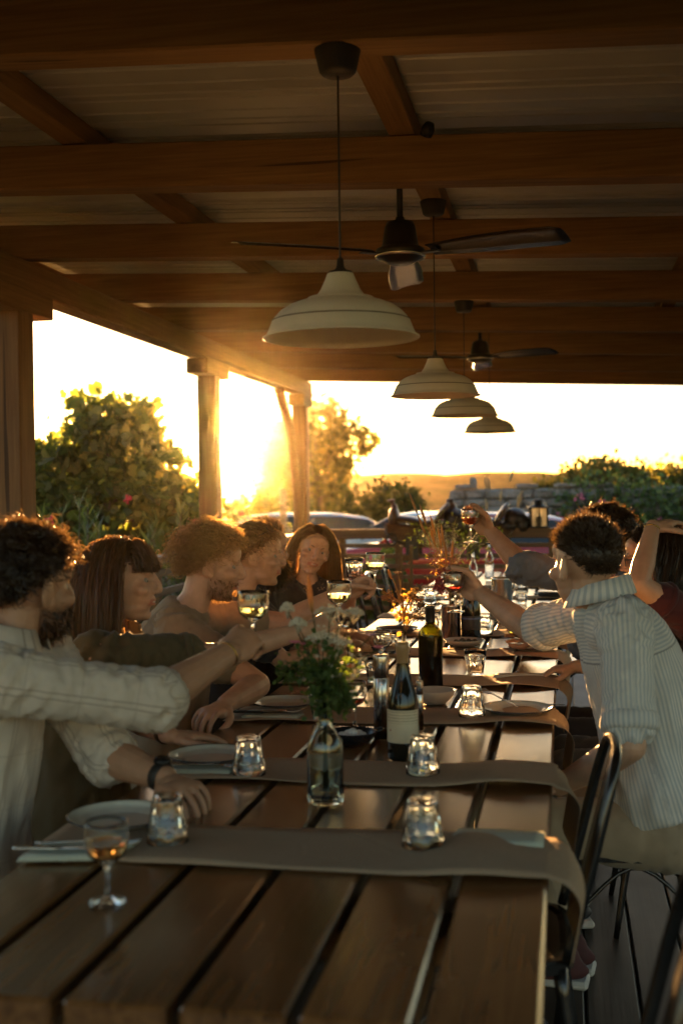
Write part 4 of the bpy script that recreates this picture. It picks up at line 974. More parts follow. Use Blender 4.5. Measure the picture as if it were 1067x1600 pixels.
# mullein spike
mu = empty('mullein', (-3.85, 16, gz(-3.85, 16))); tag(mu, 'pale dry mullein flower spike left of the corner post', 'plant')
MB().tube([(0, 0, 0), (.02, 0, 1.0), (.02, 0, 1.85)], [.02, .014, .006], 6).build('stem', M['leaf_dry'], mu, True)
P = np.array([(.02+rng.normal()*.035*(1-(z-1.2)/.9), rng.normal()*.035, z) for z in rng.uniform(1.2, 1.85, 260)]); link('flower_head', leaves_mesh('flower_head', P, rng.normal(size=(260, 3)), .06*rng.uniform(.6, 1.2, 260), 'round', simple('mullein_dry', (.5, .45, .33), .8)), mu)['kind'] = 'stuff'
# leafy plants just outside the far railing
for k, (x, y, zt) in enumerate([(-2.2, 13.6, .82), (-2.0, 13.9, .72), (.9, 14.2, .9), (1.6, 14.3, .85)]):
    bush(['broad-leaved green plant behind the smiling woman', 'second broad-leaved plant just right of the smiling woman', 'green shrub behind the far railing under the lantern', 'green shrub behind the far railing at the right'][k], x, y, .22, .25, zt, 26, .13, 'leaf_vine', 'fig', 'plants behind the far railing', 'leafy_plant', 4, .09)
# dry grass plumes by the wall
gp = empty('grass_plumes', (-.9, 15.5, gz(-.9, 15.5))); tag(gp, 'tall dry grass plumes behind the raised glass', 'grass')
for k in range(7):
    x = rng.uniform(-.25, .25); h = rng.uniform(1.5, 1.95); p = bez([(x*.3, 0, 0), (x*.7, 0, h*.6), (x*1.2, 0, h)], 10); MB().tube(p, np.linspace(.004, .002, 10), 5).build('stalk', M['leaf_dry'], gp, True)
    MB().tube(bez([p[-1], p[-1]+np.array([x*.1, 0, .08]), p[-1]+np.array([x*.3, 0, .17])], 8), [.006, .014, .018, .019, .017, .013, .008, .002], 6).build('plume', simple('plume', (.5, .38, .2), .9), gp, True)
# meadow grass strip outside, uncountable
n = 5200; gx = rng.uniform(-7.5, 4.5, n); gy = rng.uniform(13.2, 27, n); P = np.stack([gx, gy, np.array([gz(a, b_) for a, b_ in zip(gx, gy)])+.06], 1)
gr = link('grass', leaves_mesh('grass', P, np.stack([rng.normal(0, .35, n), rng.normal(0, .35, n), np.ones(n)], 1), rng.uniform(.15, .4, n), 'lance', leaf_material('meadow_grass', (.10, .11, .04)))); tag(gr, 'rough meadow grass outside the terrace', 'grass', kind='stuff')
# ------------------------------------------------------------------ flowers in the vases
M['stem'] = leaf_material('flower_stem', (.07, .11, .035), .3); M['fol'] = leaf_material('bouquet_leaf', (.05, .10, .03), .4)
M['white_fl'] = simple('white_umbel', (.50, .48, .38), .8); M['orange_fl'] = simple('orange_petal', (.75, .22, .04), .6); M['lilac_fl'] = simple('lilac_petal', (.36, .22, .42), .6); M['rust_fl'] = simple('rust_petal', (.38, .19, .08), .7); M['dried'] = leaf_material('dried_stems', (.40, .28, .13), .3); M['burg_fl'] = simple('burgundy_bloom', (.20, .045, .045), .6)
def bouquet(name, label, x, y, z0, stems, foliage=(), fol_shape='round', fm='fol', stem_m='stem', lsz=.022):
    """stems: list of (dx,dy,height, kind, size)"""
    t = empty(name, (x, y, z0)); tag(t, label, 'flowers')
    for dx, dy, h, kind, s in stems:
        b0 = np.array([dx*.06, dy*.06, .012]); nk = np.array([dx*.05, dy*.05, .20 if h > .24 else h*.6]); top = np.array([dx, dy, h])
        sm = MB().tube(bez([b0, nk, nk*.45+top*.55+np.array([0, 0, .02]), top], 14), np.linspace(.0022, .0012, 14), 5).build('stem', M[stem_m], t, True)
        mb = MB()
        if kind == 'umbel':
            for j in range(70):
                a = j*2.4; r = s*math.sqrt(j/70); c = top+np.array([r*math.cos(a), r*math.sin(a), .012*(1-(r/s)**2)+rng.normal()*.002]); mb.ell(c, (.0042, .0042, .003), None, 5, 3)
                if j % 5 == 0: mb.tube([top-np.array([0, 0, .02]), c], .0006, 3)
            mb.build('flower', M['white_fl'], t, True)['kind'] = 'stuff'
        elif kind in ('pink', 'orange', 'lilac', 'rust'):
            for j in range(11):
                a = j*2*PI/11; d = np.array([math.cos(a), math.sin(a), .45]); mb.ell(top+d*s*.55, (s*.5, s*.22, s*.07), rotz(a) @ roty(-.4), 7, 4)
            mb.ell(top+np.array([0, 0, s*.2]), (s*.25, s*.25, s*.18), None, 8, 5)
            mb.build('flower', {'pink': M['petal_pink'], 'orange': M['orange_fl'], 'lilac': M['lilac_fl'], 'rust': M['rust_fl']}[kind], t, True)
        elif kind == 'spray':
            for j in range(26):
                u = rng.uniform(.45, 1); p = nk+(top-nk)*u; e = p+np.array([rng.normal()*s, rng.normal()*s, abs(rng.normal())*s]); mb.tube([p, e], .0006, 3); mb.ell(e, (.0035, .0035, .0035), None, 5, 3)
            mb.build('flower', M['white_fl'] if fm == 'fol' else M['dried'], t, True)['kind'] = 'stuff'
        elif kind == 'plume':
            d = unit(top-nk); mb.tube(bez([top-d*.02, top+d*s*.5, top+d*s], 8), [.002, .005, .006, .006, .005, .004, .003, .001], 6)
            mb.build('flower', M['dried'], t, True)
        elif kind == 'amaranth':
            for j in range(60): mb.ell(top+np.array([rng.normal()*.016, rng.normal()*.016, rng.uniform(-s, s*.4)]), (.006, .006, .006), None, 5, 4)
            mb.build('flower', M['burg_fl'], t, True)['kind'] = 'stuff'
    if len(foliage):
        P = []; D = []
        for (cx_, cy_, cz_, r, n) in foliage:
            q = rng.normal(size=(n, 3))*r*.5; P.append(np.array([cx_, cy_, cz_])+q); D.append(q/r+rng.normal(size=(n, 3))*.5)
        P = np.concatenate(P); D = np.concatenate(D); link('foliage', leaves_mesh('foliage', P, D, lsz*rng.uniform(.6, 1.4, len(P)), fol_shape, M[fm]), t)
    return t
def dd(u): return u
bouquet('wild_flowers', 'wild flowers with white umbels in the front bottle vase', -.500, 2.435, ZT,
    [(.015, 0, .40, 'umbel', .034), (-.005, .01, .345, 'umbel', .036), (.03, .01, .335, 'umbel', .028), (-.055, 0, .375, 'umbel', .018), (.06, .02, .395, 'umbel', .022), (-.08, .01, .405, 'umbel', .014),
     (-.062, 0, .335, 'pink', .013), (-.045, .005, .332, 'pink', .010), (.075, .01, .315, 'rust', .022), (.055, 0, .355, 'rust', .018), (.098, .02, .35, 'lilac', .012), (.115, .01, .325, 'pink', .012), (.058, -.01, .287, 'orange', .011), (-.028, .01, .42, 'plume', .06), (.03, .02, .375, 'spray', .02), (.09, .0, .30, 'spray', .016)],
    [(-.02, 0, .275, .045, 190), (.025, 0, .255, .05, 250), (.005, 0, .22, .04, 260), (-.075, 0, .275, .03, 110), (.04, 0, .215, .03, 110), (.01, 0, .31, .05, 70)], 'round', 'fol', 'stem', .013)
bouquet('dried_flowers', 'brown dried stems standing behind the labelled wine bottle', -.600, 4.43, ZT,
    [(rng.uniform(-.08, .10), rng.uniform(-.05, .05), rng.uniform(.20, .36), k, .02) for k in ['spray']*7+['rust', 'rust', 'orange', 'plume', 'plume']], [(0, 0, .20, .05, 40), (.03, 0, .26, .04, 30)], 'round', 'dried', 'dried')
bouquet('dried_grasses', 'golden dried grasses and burgundy blooms in the steel jug', -.50, 5.24, ZT,
    [(-.13+.016*k+rng.normal()*.02, rng.normal()*.03, .50-.012*k+rng.normal()*.04, 'plume', .08) for k in range(9)]+[(-.03, 0, .29, 'amaranth', .07), (-.05, .02, .25, 'amaranth', .05), (.02, 0, .33, 'rust', .02), (.0, .02, .36, 'rust', .016), (.03, .01, .38, 'spray', .02), (-.09, 0, .40, 'spray', .02)], [(-.06, 0, .34, .05, 40)], 'lance', 'dried', 'dried')
bouquet('meadow_flowers', 'green meadow bouquet with small pink blooms on the far table', -.66, 7.15, ZT,
    [(rng.uniform(-.25, .25), rng.uniform(-.15, .15), rng.uniform(.30, .52), k, s) for k, s in [('spray', .035)]*10+[('pink', .014)]*4+[('lilac', .014)]*4], [(-.05, 0, .36, .16, 160), (.12, 0, .34, .14, 160), (.22, 0, .38, .1, 90), (-.18, 0, .40, .09, 60)], 'lance', 'fol')
# ------------------------------------------------------------------ people
def skin_mat(name, c):
    m, nt, b = mat(name); v = coords(nt); n1 = noise_tex(nt, v, 25, 3); n2 = noise_tex(nt, v, 220, 2)
    at = N(nt, 'ShaderNodeAttribute'); at.attribute_name = 'lip'; at2 = N(nt, 'ShaderNodeAttribute'); at2.attribute_name = 'stub'
    cc = ramp(nt, [(.3, tuple(x*.88 for x in c)), (.7, tuple(min(1, x*1.08) for x in c))], n1).outputs[0]
    cc = mixc(nt, at.outputs['Fac'], cc, (c[0]*.75, c[1]*.42, c[2]*.42)); cc = mixc(nt, at2.outputs['Fac'], cc, (c[0]*.28, c[1]*.24, c[2]*.22))
    nt.links.new(cc, b.inputs['Base Color']); b.inputs['Roughness'].default_value = .48; b.inputs['Specular IOR Level'].default_value = .4
    b.inputs['Subsurface Weight'].default_value = .18; b.inputs['Subsurface Radius'].default_value = (1, .35, .2); b.inputs['Subsurface Scale'].default_value = .012
    bump(nt, b, n2, .12, .002); return m
def hair_mat(name, c, trans=.35):
    m, nt, b = mat(name); at = N(nt, 'ShaderNodeAttribute'); at.attribute_name = 'tint'
    cr = ramp(nt, [(0, tuple(x*.6 for x in c)), (1, tuple(min(1, x*1.5) for x in c))], at.outputs['Fac'])
    nt.links.new(cr.outputs[0], b.inputs['Base Color']); b.inputs['Roughness'].default_value = .38; b.inputs['Specular IOR Level'].default_value = .6
    tr = N(nt, 'ShaderNodeBsdfTranslucent'); tr.inputs[0].default_value = (min(.8, .15+c[0]*2.2), min(.6, .085+c[1]*2.2), min(.4, .028+c[2]*1.8), 1)
    mx = N(nt, 'ShaderNodeMixShader'); mx.inputs[0].default_value = trans; nt.links.new(b.outputs[0], mx.inputs[1]); nt.links.new(tr.outputs[0], mx.inputs[2]); nt.links.new(mx.outputs[0], nt.nodes['Material Output'].inputs[0]); return m
def cloth_mat(name, c, kind=None, c2=None, rough=.85, trans=.0):
    m, nt, b = mat(name); v = coords(nt); weave = noise_tex(nt, v, 420, 2); blot = noise_tex(nt, v, 12, 3)
    col_ = ramp(nt, [(.3, tuple(x*.85 for x in c)), (.7, tuple(min(1, x*1.1) for x in c))], blot).outputs[0]
    fu = N(nt, 'ShaderNodeAttribute'); fu.attribute_name = 'fu'; fv = N(nt, 'ShaderNodeAttribute'); fv.attribute_name = 'fv'
    if kind == 'stripe':
        yk = math_(nt, 'GREATER_THAN', fv.outputs['Fac'], .452); uu = math_(nt, 'ADD', math_(nt, 'MULTIPLY', fu.outputs['Fac'], math_(nt, 'SUBTRACT', 1.0, yk)), math_(nt, 'MULTIPLY', fv.outputs['Fac'], yk)); s = math_(nt, 'GREATER_THAN', math_(nt, 'SINE', math_(nt, 'MULTIPLY', uu, 2*PI/.0098)), .12); col_ = mixc(nt, math_(nt, 'MULTIPLY', s, .8), col_, c2)
        seam = math_(nt, 'LESS_THAN', math_(nt, 'ABSOLUTE', math_(nt, 'SUBTRACT', fv.outputs['Fac'], .452)), .0022); col_ = mixc(nt, math_(nt, 'MULTIPLY', seam, .6), col_, (.16, .16, .16))
    if kind == 'plaid':
        def line(a, per, w): return math_(nt, 'LESS_THAN', math_(nt, 'ABSOLUTE', math_(nt, 'SUBTRACT', math_(nt, 'FRACT', math_(nt, 'DIVIDE', a, per)), .5)), w)
        a_ = fu.outputs['Fac']; s = math_(nt, 'MAXIMUM', line(a_, .066, .020), line(math_(nt, 'ADD', a_, .011), .066, .020)); cr_ = math_(nt, 'MULTIPLY', line(fv.outputs['Fac'], .11, .012), .45); col_ = mixc(nt, math_(nt, 'MULTIPLY', math_(nt, 'MAXIMUM', s, cr_), .58), col_, c2)
    if kind == 'dots':
        vo = N(nt, 'ShaderNodeTexVoronoi'); vo.inputs['Scale'].default_value = 70; nt.links.new(v, vo.inputs['Vector']); col_ = mixc(nt, math_(nt, 'LESS_THAN', vo.outputs['Distance'], .22), col_, c2)
    nt.links.new(col_, b.inputs['Base Color']); b.inputs['Roughness'].default_value = rough; b.inputs['Specular IOR Level'].default_value = .2; b.inputs['Sheen Weight'].default_value = .15
    bump(nt, b, weave, .25, .002)
    if trans:
        tr = N(nt, 'ShaderNodeBsdfTranslucent'); nt.links.new(col_, tr.inputs[0]); mx = N(nt, 'ShaderNodeMixShader'); mx.inputs[0].default_value = trans
        nt.links.new(b.outputs[0], mx.inputs[1]); nt.links.new(tr.outputs[0], mx.inputs[2]); nt.links.new(mx.outputs[0], nt.nodes['Material Output'].inputs[0])
    return m
def A(*a): return np.array(a, float)
def headframe(face, up=(0, 0, 1)):
    f = unit(face); x = unit(np.cross(f, up)); u = np.cross(x, f); return np.stack([x, f, u], 1)
CRA = (A(0, -.012, .030), A(.0745, .096, .088))
def head_parts(mb, C, Rm, s, g):
    def P(q): return C + Rm @ (np.asarray(q, float)*s)
    def E(c, r, rot=None, nu=20, nv=14): mb.ell(P(c), np.asarray(r)*s, Rm @ rot if rot is not None else Rm, nu, nv)
    E(CRA[0], CRA[1], None, 28, 20); E((0, .034, -.022), (.062, .060, .078)); E((0, .030, -.070), (.053, .054, .036)); E((0, .066, -.098), (.022, .020, .016)); E((0, .040, -.094), (.040, .036, .020))
    E((0, .066, .045), (.052, .028, .034)); E((0, .073, .024), (.048, .020, .010)); E((-.046, .058, -.022), (.022, .026, .019)); E((.046, .058, -.022), (.022, .026, .019))
    mb.tube([P(q) for q in ((0, .084, .024), (0, .096, .008), (0, .106, -.012), (0, .109, -.026))], np.array([.0085, .0085, .0105, .0105])*s, 10); E((0, .107, -.027), (.0105, .011, .0095)); E((.0115, .099, -.030), (.0080, .011, .0075)); E((-.0115, .099, -.030), (.0080, .011, .0075))
    E((0, .083, -.052), (.026, .014, .014))
    mb.tube([P((q, .0955-abs(q)*.55, -.0535+abs(q)*.06*(1 if g.get('smile') else -.05))) for q in np.linspace(-.027, .027, 9)], .0052*s, 8)
    mb.tube([P((q, .0935-abs(q)*.6, -.0655+abs(q)*.22*(1 if g.get('smile') else .1))) for q in np.linspace(-.024, .024, 9)], .0062*s, 8)
    for sx in (-1, 1): E((sx*.0815, -.010, -.004), (.0085, .021, .034), rotz(sx*.5) @ rotx(-.15)); E((sx*.0775, .002, -.028), (.009, .012, .013)); E((sx*.074, .0, -.008), (.012, .010, .022))
    return P
CURL = {'grip': ((52, 62, 40), (34, 40)), 'bowl': ((30, 44, 34), (18, 22)), 'fist': ((70, 85, 55), (40, 45)), 'rest': ((26, 34, 22), (10, 20)), 'flat': ((8, 12, 8), (4, 10))}
def hand_parts(mb, W, f, n, pose, s=1.0, thumb=1):
    """W wrist, f finger direction, n palm normal; thumb side = +-(f x n)"""
    f = unit(f); n = unit(np.asarray(n, float)-f*np.dot(n, f)); sd = np.cross(f, n)*thumb; Rh = np.stack([sd, f, n], 1)
    def P(a, b_, c): return W + Rh @ (A(a, b_, c)*s)
    mb.ell(P(0, .030, .002), A(.030, .040, .018)*s, Rh); mb.ell(P(.002, .062, .001), A(.041, .036, .0155)*s, Rh); mb.ell(P(.022, .035, .010), A(.020, .034, .017)*s, Rh); mb.ell(P(-.022, .040, .008), A(.018, .036, .015)*s, Rh)
    cf, ct = CURL[pose]
    for k, (off, L, r) in enumerate(((.033, .076, .0083), (.0112, .084, .0085), (-.0108, .078, .0082), (-.0315, .061, .0073))):
        p = P(off, .088-abs(off-.008)*.22, 0); d = Rh @ unit(A(off*1.2*(.6 if pose in ('grip', 'fist') else 1.6), 1, 0)); ax = Rh @ A(1, 0, 0); pts = [p-d*.018*s, p]; rr = [r*1.08, r*1.05]
        th = 0
        for q, (fr, bend) in enumerate(zip((.46, .30, .24), cf)):
            th += R_(bend*(1+.08*(k-1))); dd_ = d*math.cos(th)+Rh @ A(0, 0, 1)*math.sin(th); p = p+dd_*L*fr*s; pts.append(p); rr.append(r*(.97-.07*q))
        mb.tube(bez(pts, 14), np.interp(np.linspace(0, len(rr)-1, 14), np.arange(len(rr)), rr)*s, 10); mb.ell(p, (rr[-1]*s,)*3, None, 8, 6)
    t0, t1 = ct; p0 = P(.024, .022, .010)
    opp = {'grip': .75, 'fist': .8, 'bowl': .55, 'rest': .35, 'flat': .1}[pose]
    d1 = Rh @ unit(A(.75-opp*.35, .62, opp*.75)); p1 = p0+d1*.042*s; d2 = Rh @ unit(A(.35-opp*.55, .85, opp*.9)); p2 = p1+d2*.032*s; d3 = Rh @ unit(A(.15-opp*.6, .95, opp*.7)); p3 = p2+d3*.026*s
    mb.tube(bez([p0-d1*.01, p1, p2, p3], 12), np.linspace(.0130, .0088, 12)*s, 10); mb.ell(p3, (.0088*s,)*3, None, 8, 6)
def limb(mb, pts, rads, n=14, ns=16):
    p = bez(pts, ns); r = np.interp(np.linspace(0, len(rads)-1, ns), np.arange(len(rads)), rads); mb.tube(p, r, n); mb.ell(p[0], (r[0],)*3, None, 12, 8); mb.ell(p[-1], (r[-1],)*3, None, 12, 8)
def torso(mb, g, inflate, low):
    hip, neck = A(*g['hip']), A(*g['neck']); lat = unit(A(*g['shR'])-A(*g['shL'])); sc = g.get('bs', 1.0); ax = neck-hip; fwd = unit(np.cross(A(0, 0, 1), lat))
    if np.dot(fwd, A(*g['face'])) < 0 and abs(np.dot(fwd, A(*g['face']))) > .2: fwd = -fwd
    bow = g.get('bow', .03)
    pts = [hip+ax*low, hip+ax*.10, hip+ax*.32-fwd*bow*.6, hip+ax*.58-fwd*bow, hip+ax*.80-fwd*bow*.8, hip+ax*.93-fwd*.012, neck+ax*.02]
    f_ = g.get('fem', 0)
    R0 = np.array([(.175, .130), (.172, .128), (.150-.012*f_, .112), (.160-.012*f_, .122), (.158-.014*f_, .108), (.110, .078), (.060, .058)])*sc+inflate
    p = bez(pts, 22); r = np.stack([np.interp(np.linspace(0, 6, 22), np.arange(7), R0[:, i]) for i in (0, 1)], 1)
    mb.tube(p, r, 24, up=lat); return p
def seg_coord(P, a, b_):
    ab = b_-a; t = np.clip(((P-a) @ ab)/np.dot(ab, ab), 0, 1.0); d = np.linalg.norm(P-(a+t[:, None]*ab), axis=1); return t*np.linalg.norm(ab), d
def setattr_f(me, name, val, dom='POINT'):
    a = me.attributes.new(name, 'FLOAT', dom); a.data.foreach_set('value', np.asarray(val, dtype=np.float32))
def fold_cloth(me, segs, amp, seed, lat=None):
    """bone-wise folds; also stores fabric coordinates fu (around) and fv (along)"""
    P = vget(me); Nn = vnorm(me); ts = []; ds = []
    for a, b_, r in segs: t, d = seg_coord(P, a, b_); ts.append(t); ds.append(d-r)
    ds = np.array(ds); k = ds.argmin(0); fu = np.zeros(len(P)); fv = np.zeros(len(P)); disp = np.zeros(len(P))
    for i, (a, b_, r) in enumerate(segs):
        q = np.where(k == i)[0]
        if not len(q): continue
        ax = unit(b_-a); ref = A(0, 0, 1) if abs(ax[2]) < .8 else (lat if lat is not None else A(1, 0, 0)); e1 = unit(ref-ax*np.dot(ref, ax)); e2 = np.cross(ax, e1); L = np.linalg.norm(b_-a)
        rel = P[q]-a; t = rel @ ax; ang = np.arctan2(rel @ e2, rel @ e1); rr = .16 if r > .1 else .055
        fu[q] = ang*rr; fv[q] = t
        for j, tt, aa in zip(q, t, ang):
            if r > .1:
                w = mnoise.noise(Vector((aa*1.5+seed, tt*3.2+aa*.9, seed*1.3)))+.5*mnoise.noise(Vector((aa*3.5-tt*5, tt*9, seed)))
                disp[j] = amp*1.1*(1-2*abs(w))
            else:
                e = .55+.8*abs(2*tt/L-1)**2
                w = mnoise.noise(Vector((tt*26+aa*.8+seed, aa*.7, seed)))+.5*mnoise.noise(Vector((tt*55-aa*1.5, aa*1.6+seed, 3)))
                disp[j] = amp*e*(1-2*abs(w))
    vset(me, P+Nn*disp[:, None]); setattr_f(me, 'fu', fu); setattr_f(me, 'fv', fv)
# ---- hair -----------------------------------------------------------------
def ribbons(paths, width, rnd=.5):
    n, k, _ = paths.shape; tan = np.gradient(paths, axis=1); tan /= np.maximum(np.linalg.norm(tan, axis=2, keepdims=True), 1e-9)
    r = rng.normal(size=(n, 1, 3)); sd = np.cross(tan, r); sd /= np.maximum(np.linalg.norm(sd, axis=2, keepdims=True), 1e-9)
    w = width*np.concatenate([np.ones(k-2), [.7, .25]])[None, :, None]*rng.uniform(.6, 1.2, (n, 1, 1)); V = np.stack([paths-sd*w, paths+sd*w], 2).reshape(-1, 3)
    b0 = (np.arange(n)[:, None]*k+np.arange(k-1)[None]).ravel()*2; F = np.stack([b0, b0+1, b0+3, b0+2], 1); return V, F
def strands_mesh(name, paths, width, m, cap=None):
    V, F = ribbons(paths, width); nf = len(F); tint = np.repeat(rng.random(paths.shape[0]), paths.shape[1]-1)
    if cap is not None:
        cv, cf = cap; F2 = np.asarray(cf)+len(V); V = np.concatenate([V, cv]); F = np.concatenate([F, F2]); tint = np.concatenate([tint, np.full(len(F2), .1)])
    me = bpy.data.meshes.new(name); me.vertices.add(len(V)); me.vertices.foreach_set('co', V.ravel()); me.loops.add(len(F)*4); me.loops.foreach_set('vertex_index', F.ravel().astype(np.int32)); me.polygons.add(len(F))
    me.polygons.foreach_set('loop_start', np.arange(len(F))*4); me.polygons.foreach_set('loop_total', np.full(len(F), 4)); me.polygons.foreach_set('use_smooth', np.ones(len(F), bool)); me.update(calc_edges=True)
    setattr_f(me, 'tint', tint, 'FACE'); me.materials.append(m); return me
def scalp_mask(L, st):
    """L: local unit directions on the cranium; True where hair grows"""
    x, y, z = L[:, 0], L[:, 1], L[:, 2]
    line = np.where(y > .25, .18+.50*np.clip((y-.25)/.6, 0, 1)*(1 if st != 'fringe' else .6), np.where(y > -.15, -.02+(y+.15)*.5, -.02-.55*np.clip((-y-.15)/.45, 0, 1)))
    return z > line
def make_hair(g, C, Rm, s, root):
    h = g['hair']; st = h['style']; n = h.get('n', 2600); m = h['mat']; up = A(0, 0, 1); grav = Rm.T @ A(0, 0, -1)
    def sample(n, jit=0):
        out = []
        while len(out) < n:
            d = rng.normal(size=(n*3, 3)); d /= np.linalg.norm(d, axis=1, keepdims=True); d = d[scalp_mask(d, h.get('line', st))]; out = d if not len(out) else np.concatenate([out, d])
        return out[:n]
    d = sample(n); c0, r0 = CRA; root_p = c0+d*(r0*1.0); nrm = d/r0; nrm /= np.linalg.norm(nrm, axis=1, keepdims=True)
    def pushout(p, off):
        q = (p-c0)/(r0+off); l = np.linalg.norm(q, axis=1, keepdims=True); ins = (l < 1).ravel(); p = p.copy(); p[ins] = c0+((p-c0)/np.maximum(l, 1e-6))[ins]
        return p
    if st == 'curly':
        k = 15; t = np.linspace(0, 1, k)[None, :, None]; L = h['len']*rng.uniform(.45, 1.05, (n, 1, 1))
        vol = np.array([.75+.5*mnoise.noise(Vector(q*2.3)) for q in d])[:, None, None]; L = L*vol
        L = L*np.where(d[:, 2] < -.05, .55, 1.0)[:, None, None]
        dirn = nrm+rng.normal(size=(n, 3))*.45+A(0, 0, .25 if h.get('lift') else 0); dirn /= np.linalg.norm(dirn, axis=1, keepdims=True)
        e1 = np.cross(dirn, rng.normal(size=(n, 3))); e1 /= np.linalg.norm(e1, axis=1, keepdims=True); e2 = np.cross(dirn, e1)
        ph = rng.uniform(0, 6.28, (n, 1, 1)); om = rng.uniform(9, 15, (n, 1, 1)); rc = h.get('rc', .007)*rng.uniform(.5, 1.4, (n, 1, 1))
        paths = root_p[:, None]+dirn[:, None]*L*t+rc*np.minimum(1, t*3)*(e1[:, None]*np.cos(om*t+ph)+e2[:, None]*np.sin(om*t+ph)) + grav[None, None]*(t*t*L*h.get('droop', .35))
        w = h.get('w', .0011); capr = .006+h['len']*.22
    elif st in ('short',):
        k = 5; t = np.linspace(0, 1, k)[None, :, None]; L = h['len']*rng.uniform(.6, 1.15, (n, 1, 1))*np.clip(.42+(d[:, 2]+.1)*1.3, .42, 1)[:, None, None]
        flow = A(*h.get('flow', (.25, .35, .3))); dirn = nrm*.7+flow+rng.normal(size=(n, 3))*.22; dirn /= np.linalg.norm(dirn, axis=1, keepdims=True)
        paths = root_p[:, None]+dirn[:, None]*L*t+(-nrm[:, None]*.25+rng.normal(size=(n, 1, 3))*.12)*L*t*t; w = h.get('w', .0010); capr = .004
    else:
        k = h.get('k', 22); steps = h['len']/(k-1); part = h.get('part', .0); p = root_p.copy(); off = rng.uniform(.004, .022, (n, 1)); paths = [p]
        side = np.sign(d[:, 0]-part); side[side == 0] = 1
        v = nrm*.35+np.stack([side*.9, -.35*np.ones(n), .15*np.ones(n)], 1)
        if st == 'fringe':
            fr = d[:, 1] > .35; v[fr] = nrm[fr]*.3+np.stack([d[fr, 0]*.4, np.ones(fr.sum())*.9, -.1*np.ones(fr.sum())], 1)
        Lf = np.ones(n)
        if st == 'fringe': Lf = np.where(d[:, 1] > .35, h.get('bang', .30), 1.0)
        Lf = Lf*rng.uniform(.75, 1.05, n); wv = rng.uniform(0, 6.28, n)
        nb = neck_l = Rm.T @ (A(*g['neck'])-C)/s
        for i in range(1, k):
            v = v/np.linalg.norm(v, axis=1, keepdims=True); v = v*.72+grav*.42+A(*h.get('wind', (0, 0, 0)))*.2
            if h.get('wave'): v = v+np.stack([np.sin(wv+i*.55), np.cos(wv*1.3+i*.5), 0*wv], 1)*h['wave']
            v = v/np.linalg.norm(v, axis=1, keepdims=True); p = p+v*steps*Lf[:, None]; p = pushout(p, off)
            # keep clear of the face
            lng = Lf > .5; fl = h.get('fl', .012); lim_y = fl+np.clip((p[:, 2]-.02)*1.1, 0, .08)
            fz = lng & (p[:, 1] > lim_y) & (p[:, 2] < .075); p[fz, 1] = lim_y[fz]-rng.uniform(0, .02, fz.sum()); sx_ = np.where(p[:, 0] >= 0, 1, -1)
            fx_ = lng & (np.abs(p[:, 0]) < .072) & (p[:, 2] < .01) & (p[:, 1] > -.03); p[fx_, 0] = (sx_*(.074+off[:, 0]*.6))[fx_]
            bg2 = ~lng & (p[:, 2] < .034); p[bg2, 2] = .034+rng.uniform(-.004, .004, bg2.sum())
            # neck / shoulders
            low = p[:, 2] < -.10; rad = np.hypot(p[:, 0]-nb[0]*.6, p[:, 1]-nb[1]*.6); mn = .062+np.clip((-.10-p[:, 2])*.5, 0, .09)
            q = low & (rad < mn); sc_ = (mn/np.maximum(rad, 1e-4))[q]; p[q, 0] = nb[0]*.6+(p[q, 0]-nb[0]*.6)*sc_; p[q, 1] = nb[1]*.6+(p[q, 1]-nb[1]*.6)*sc_
            paths.append(p)
        paths = np.stack(paths, 1); paths[:, :, :] += rng.normal(size=(n, 1, 3))*.003*np.linspace(0, 1, k)[None, :, None]; w = h.get('w', .0013); capr = .007
    fly = rng.random(len(paths)) < (.10 if st == 'curly' else .06); kk = np.linspace(0, 1, paths.shape[1])[None, :, None]
    paths[fly] = paths[fly] + (nrm[fly]*rng.uniform(.2, 1.0, (fly.sum(), 1)))[:, None]*(.022 if st != 'short' else .008)*kk + np.cumsum(rng.normal(size=(fly.sum(), paths.shape[1], 3)), axis=1)*.0016
    nu, nv = 40, 26; cv = []; cf = []
    th = np.linspace(0.0, PI*.78, nv); ph = np.linspace(0, 2*PI, nu, endpoint=False)
    G = np.array([[(math.sin(a)*math.cos(b_), math.sin(a)*math.sin(b_), math.cos(a)) for b_ in ph] for a in th]).reshape(-1, 3); mk = scalp_mask(G, h.get('line', st))
    rad = capr*(np.array([1+.5*mnoise.noise(Vector(q*6)) for q in G])[:, None]); edge = np.clip((G[:, 2:3]-(-.45))*3, .15, 1); cv = c0+G*(r0+rad*edge)
    for i in range(nv-1):
        for j in range(nu):
            q = (i*nu+j, i*nu+(j+1) % nu, (i+1)*nu+(j+1) % nu, (i+1)*nu+j)
            if all(mk[list(q)]): cf.append(q)
    paths = C+np.einsum('ij,nkj->nki', Rm, paths*s); cv = C+(cv*s) @ Rm.T; base = np.array(root.location)
    link('hair', strands_mesh('hair', paths-base, w, m, (cv-base, np.array(cf))), root)
    b_ = g.get('beard')
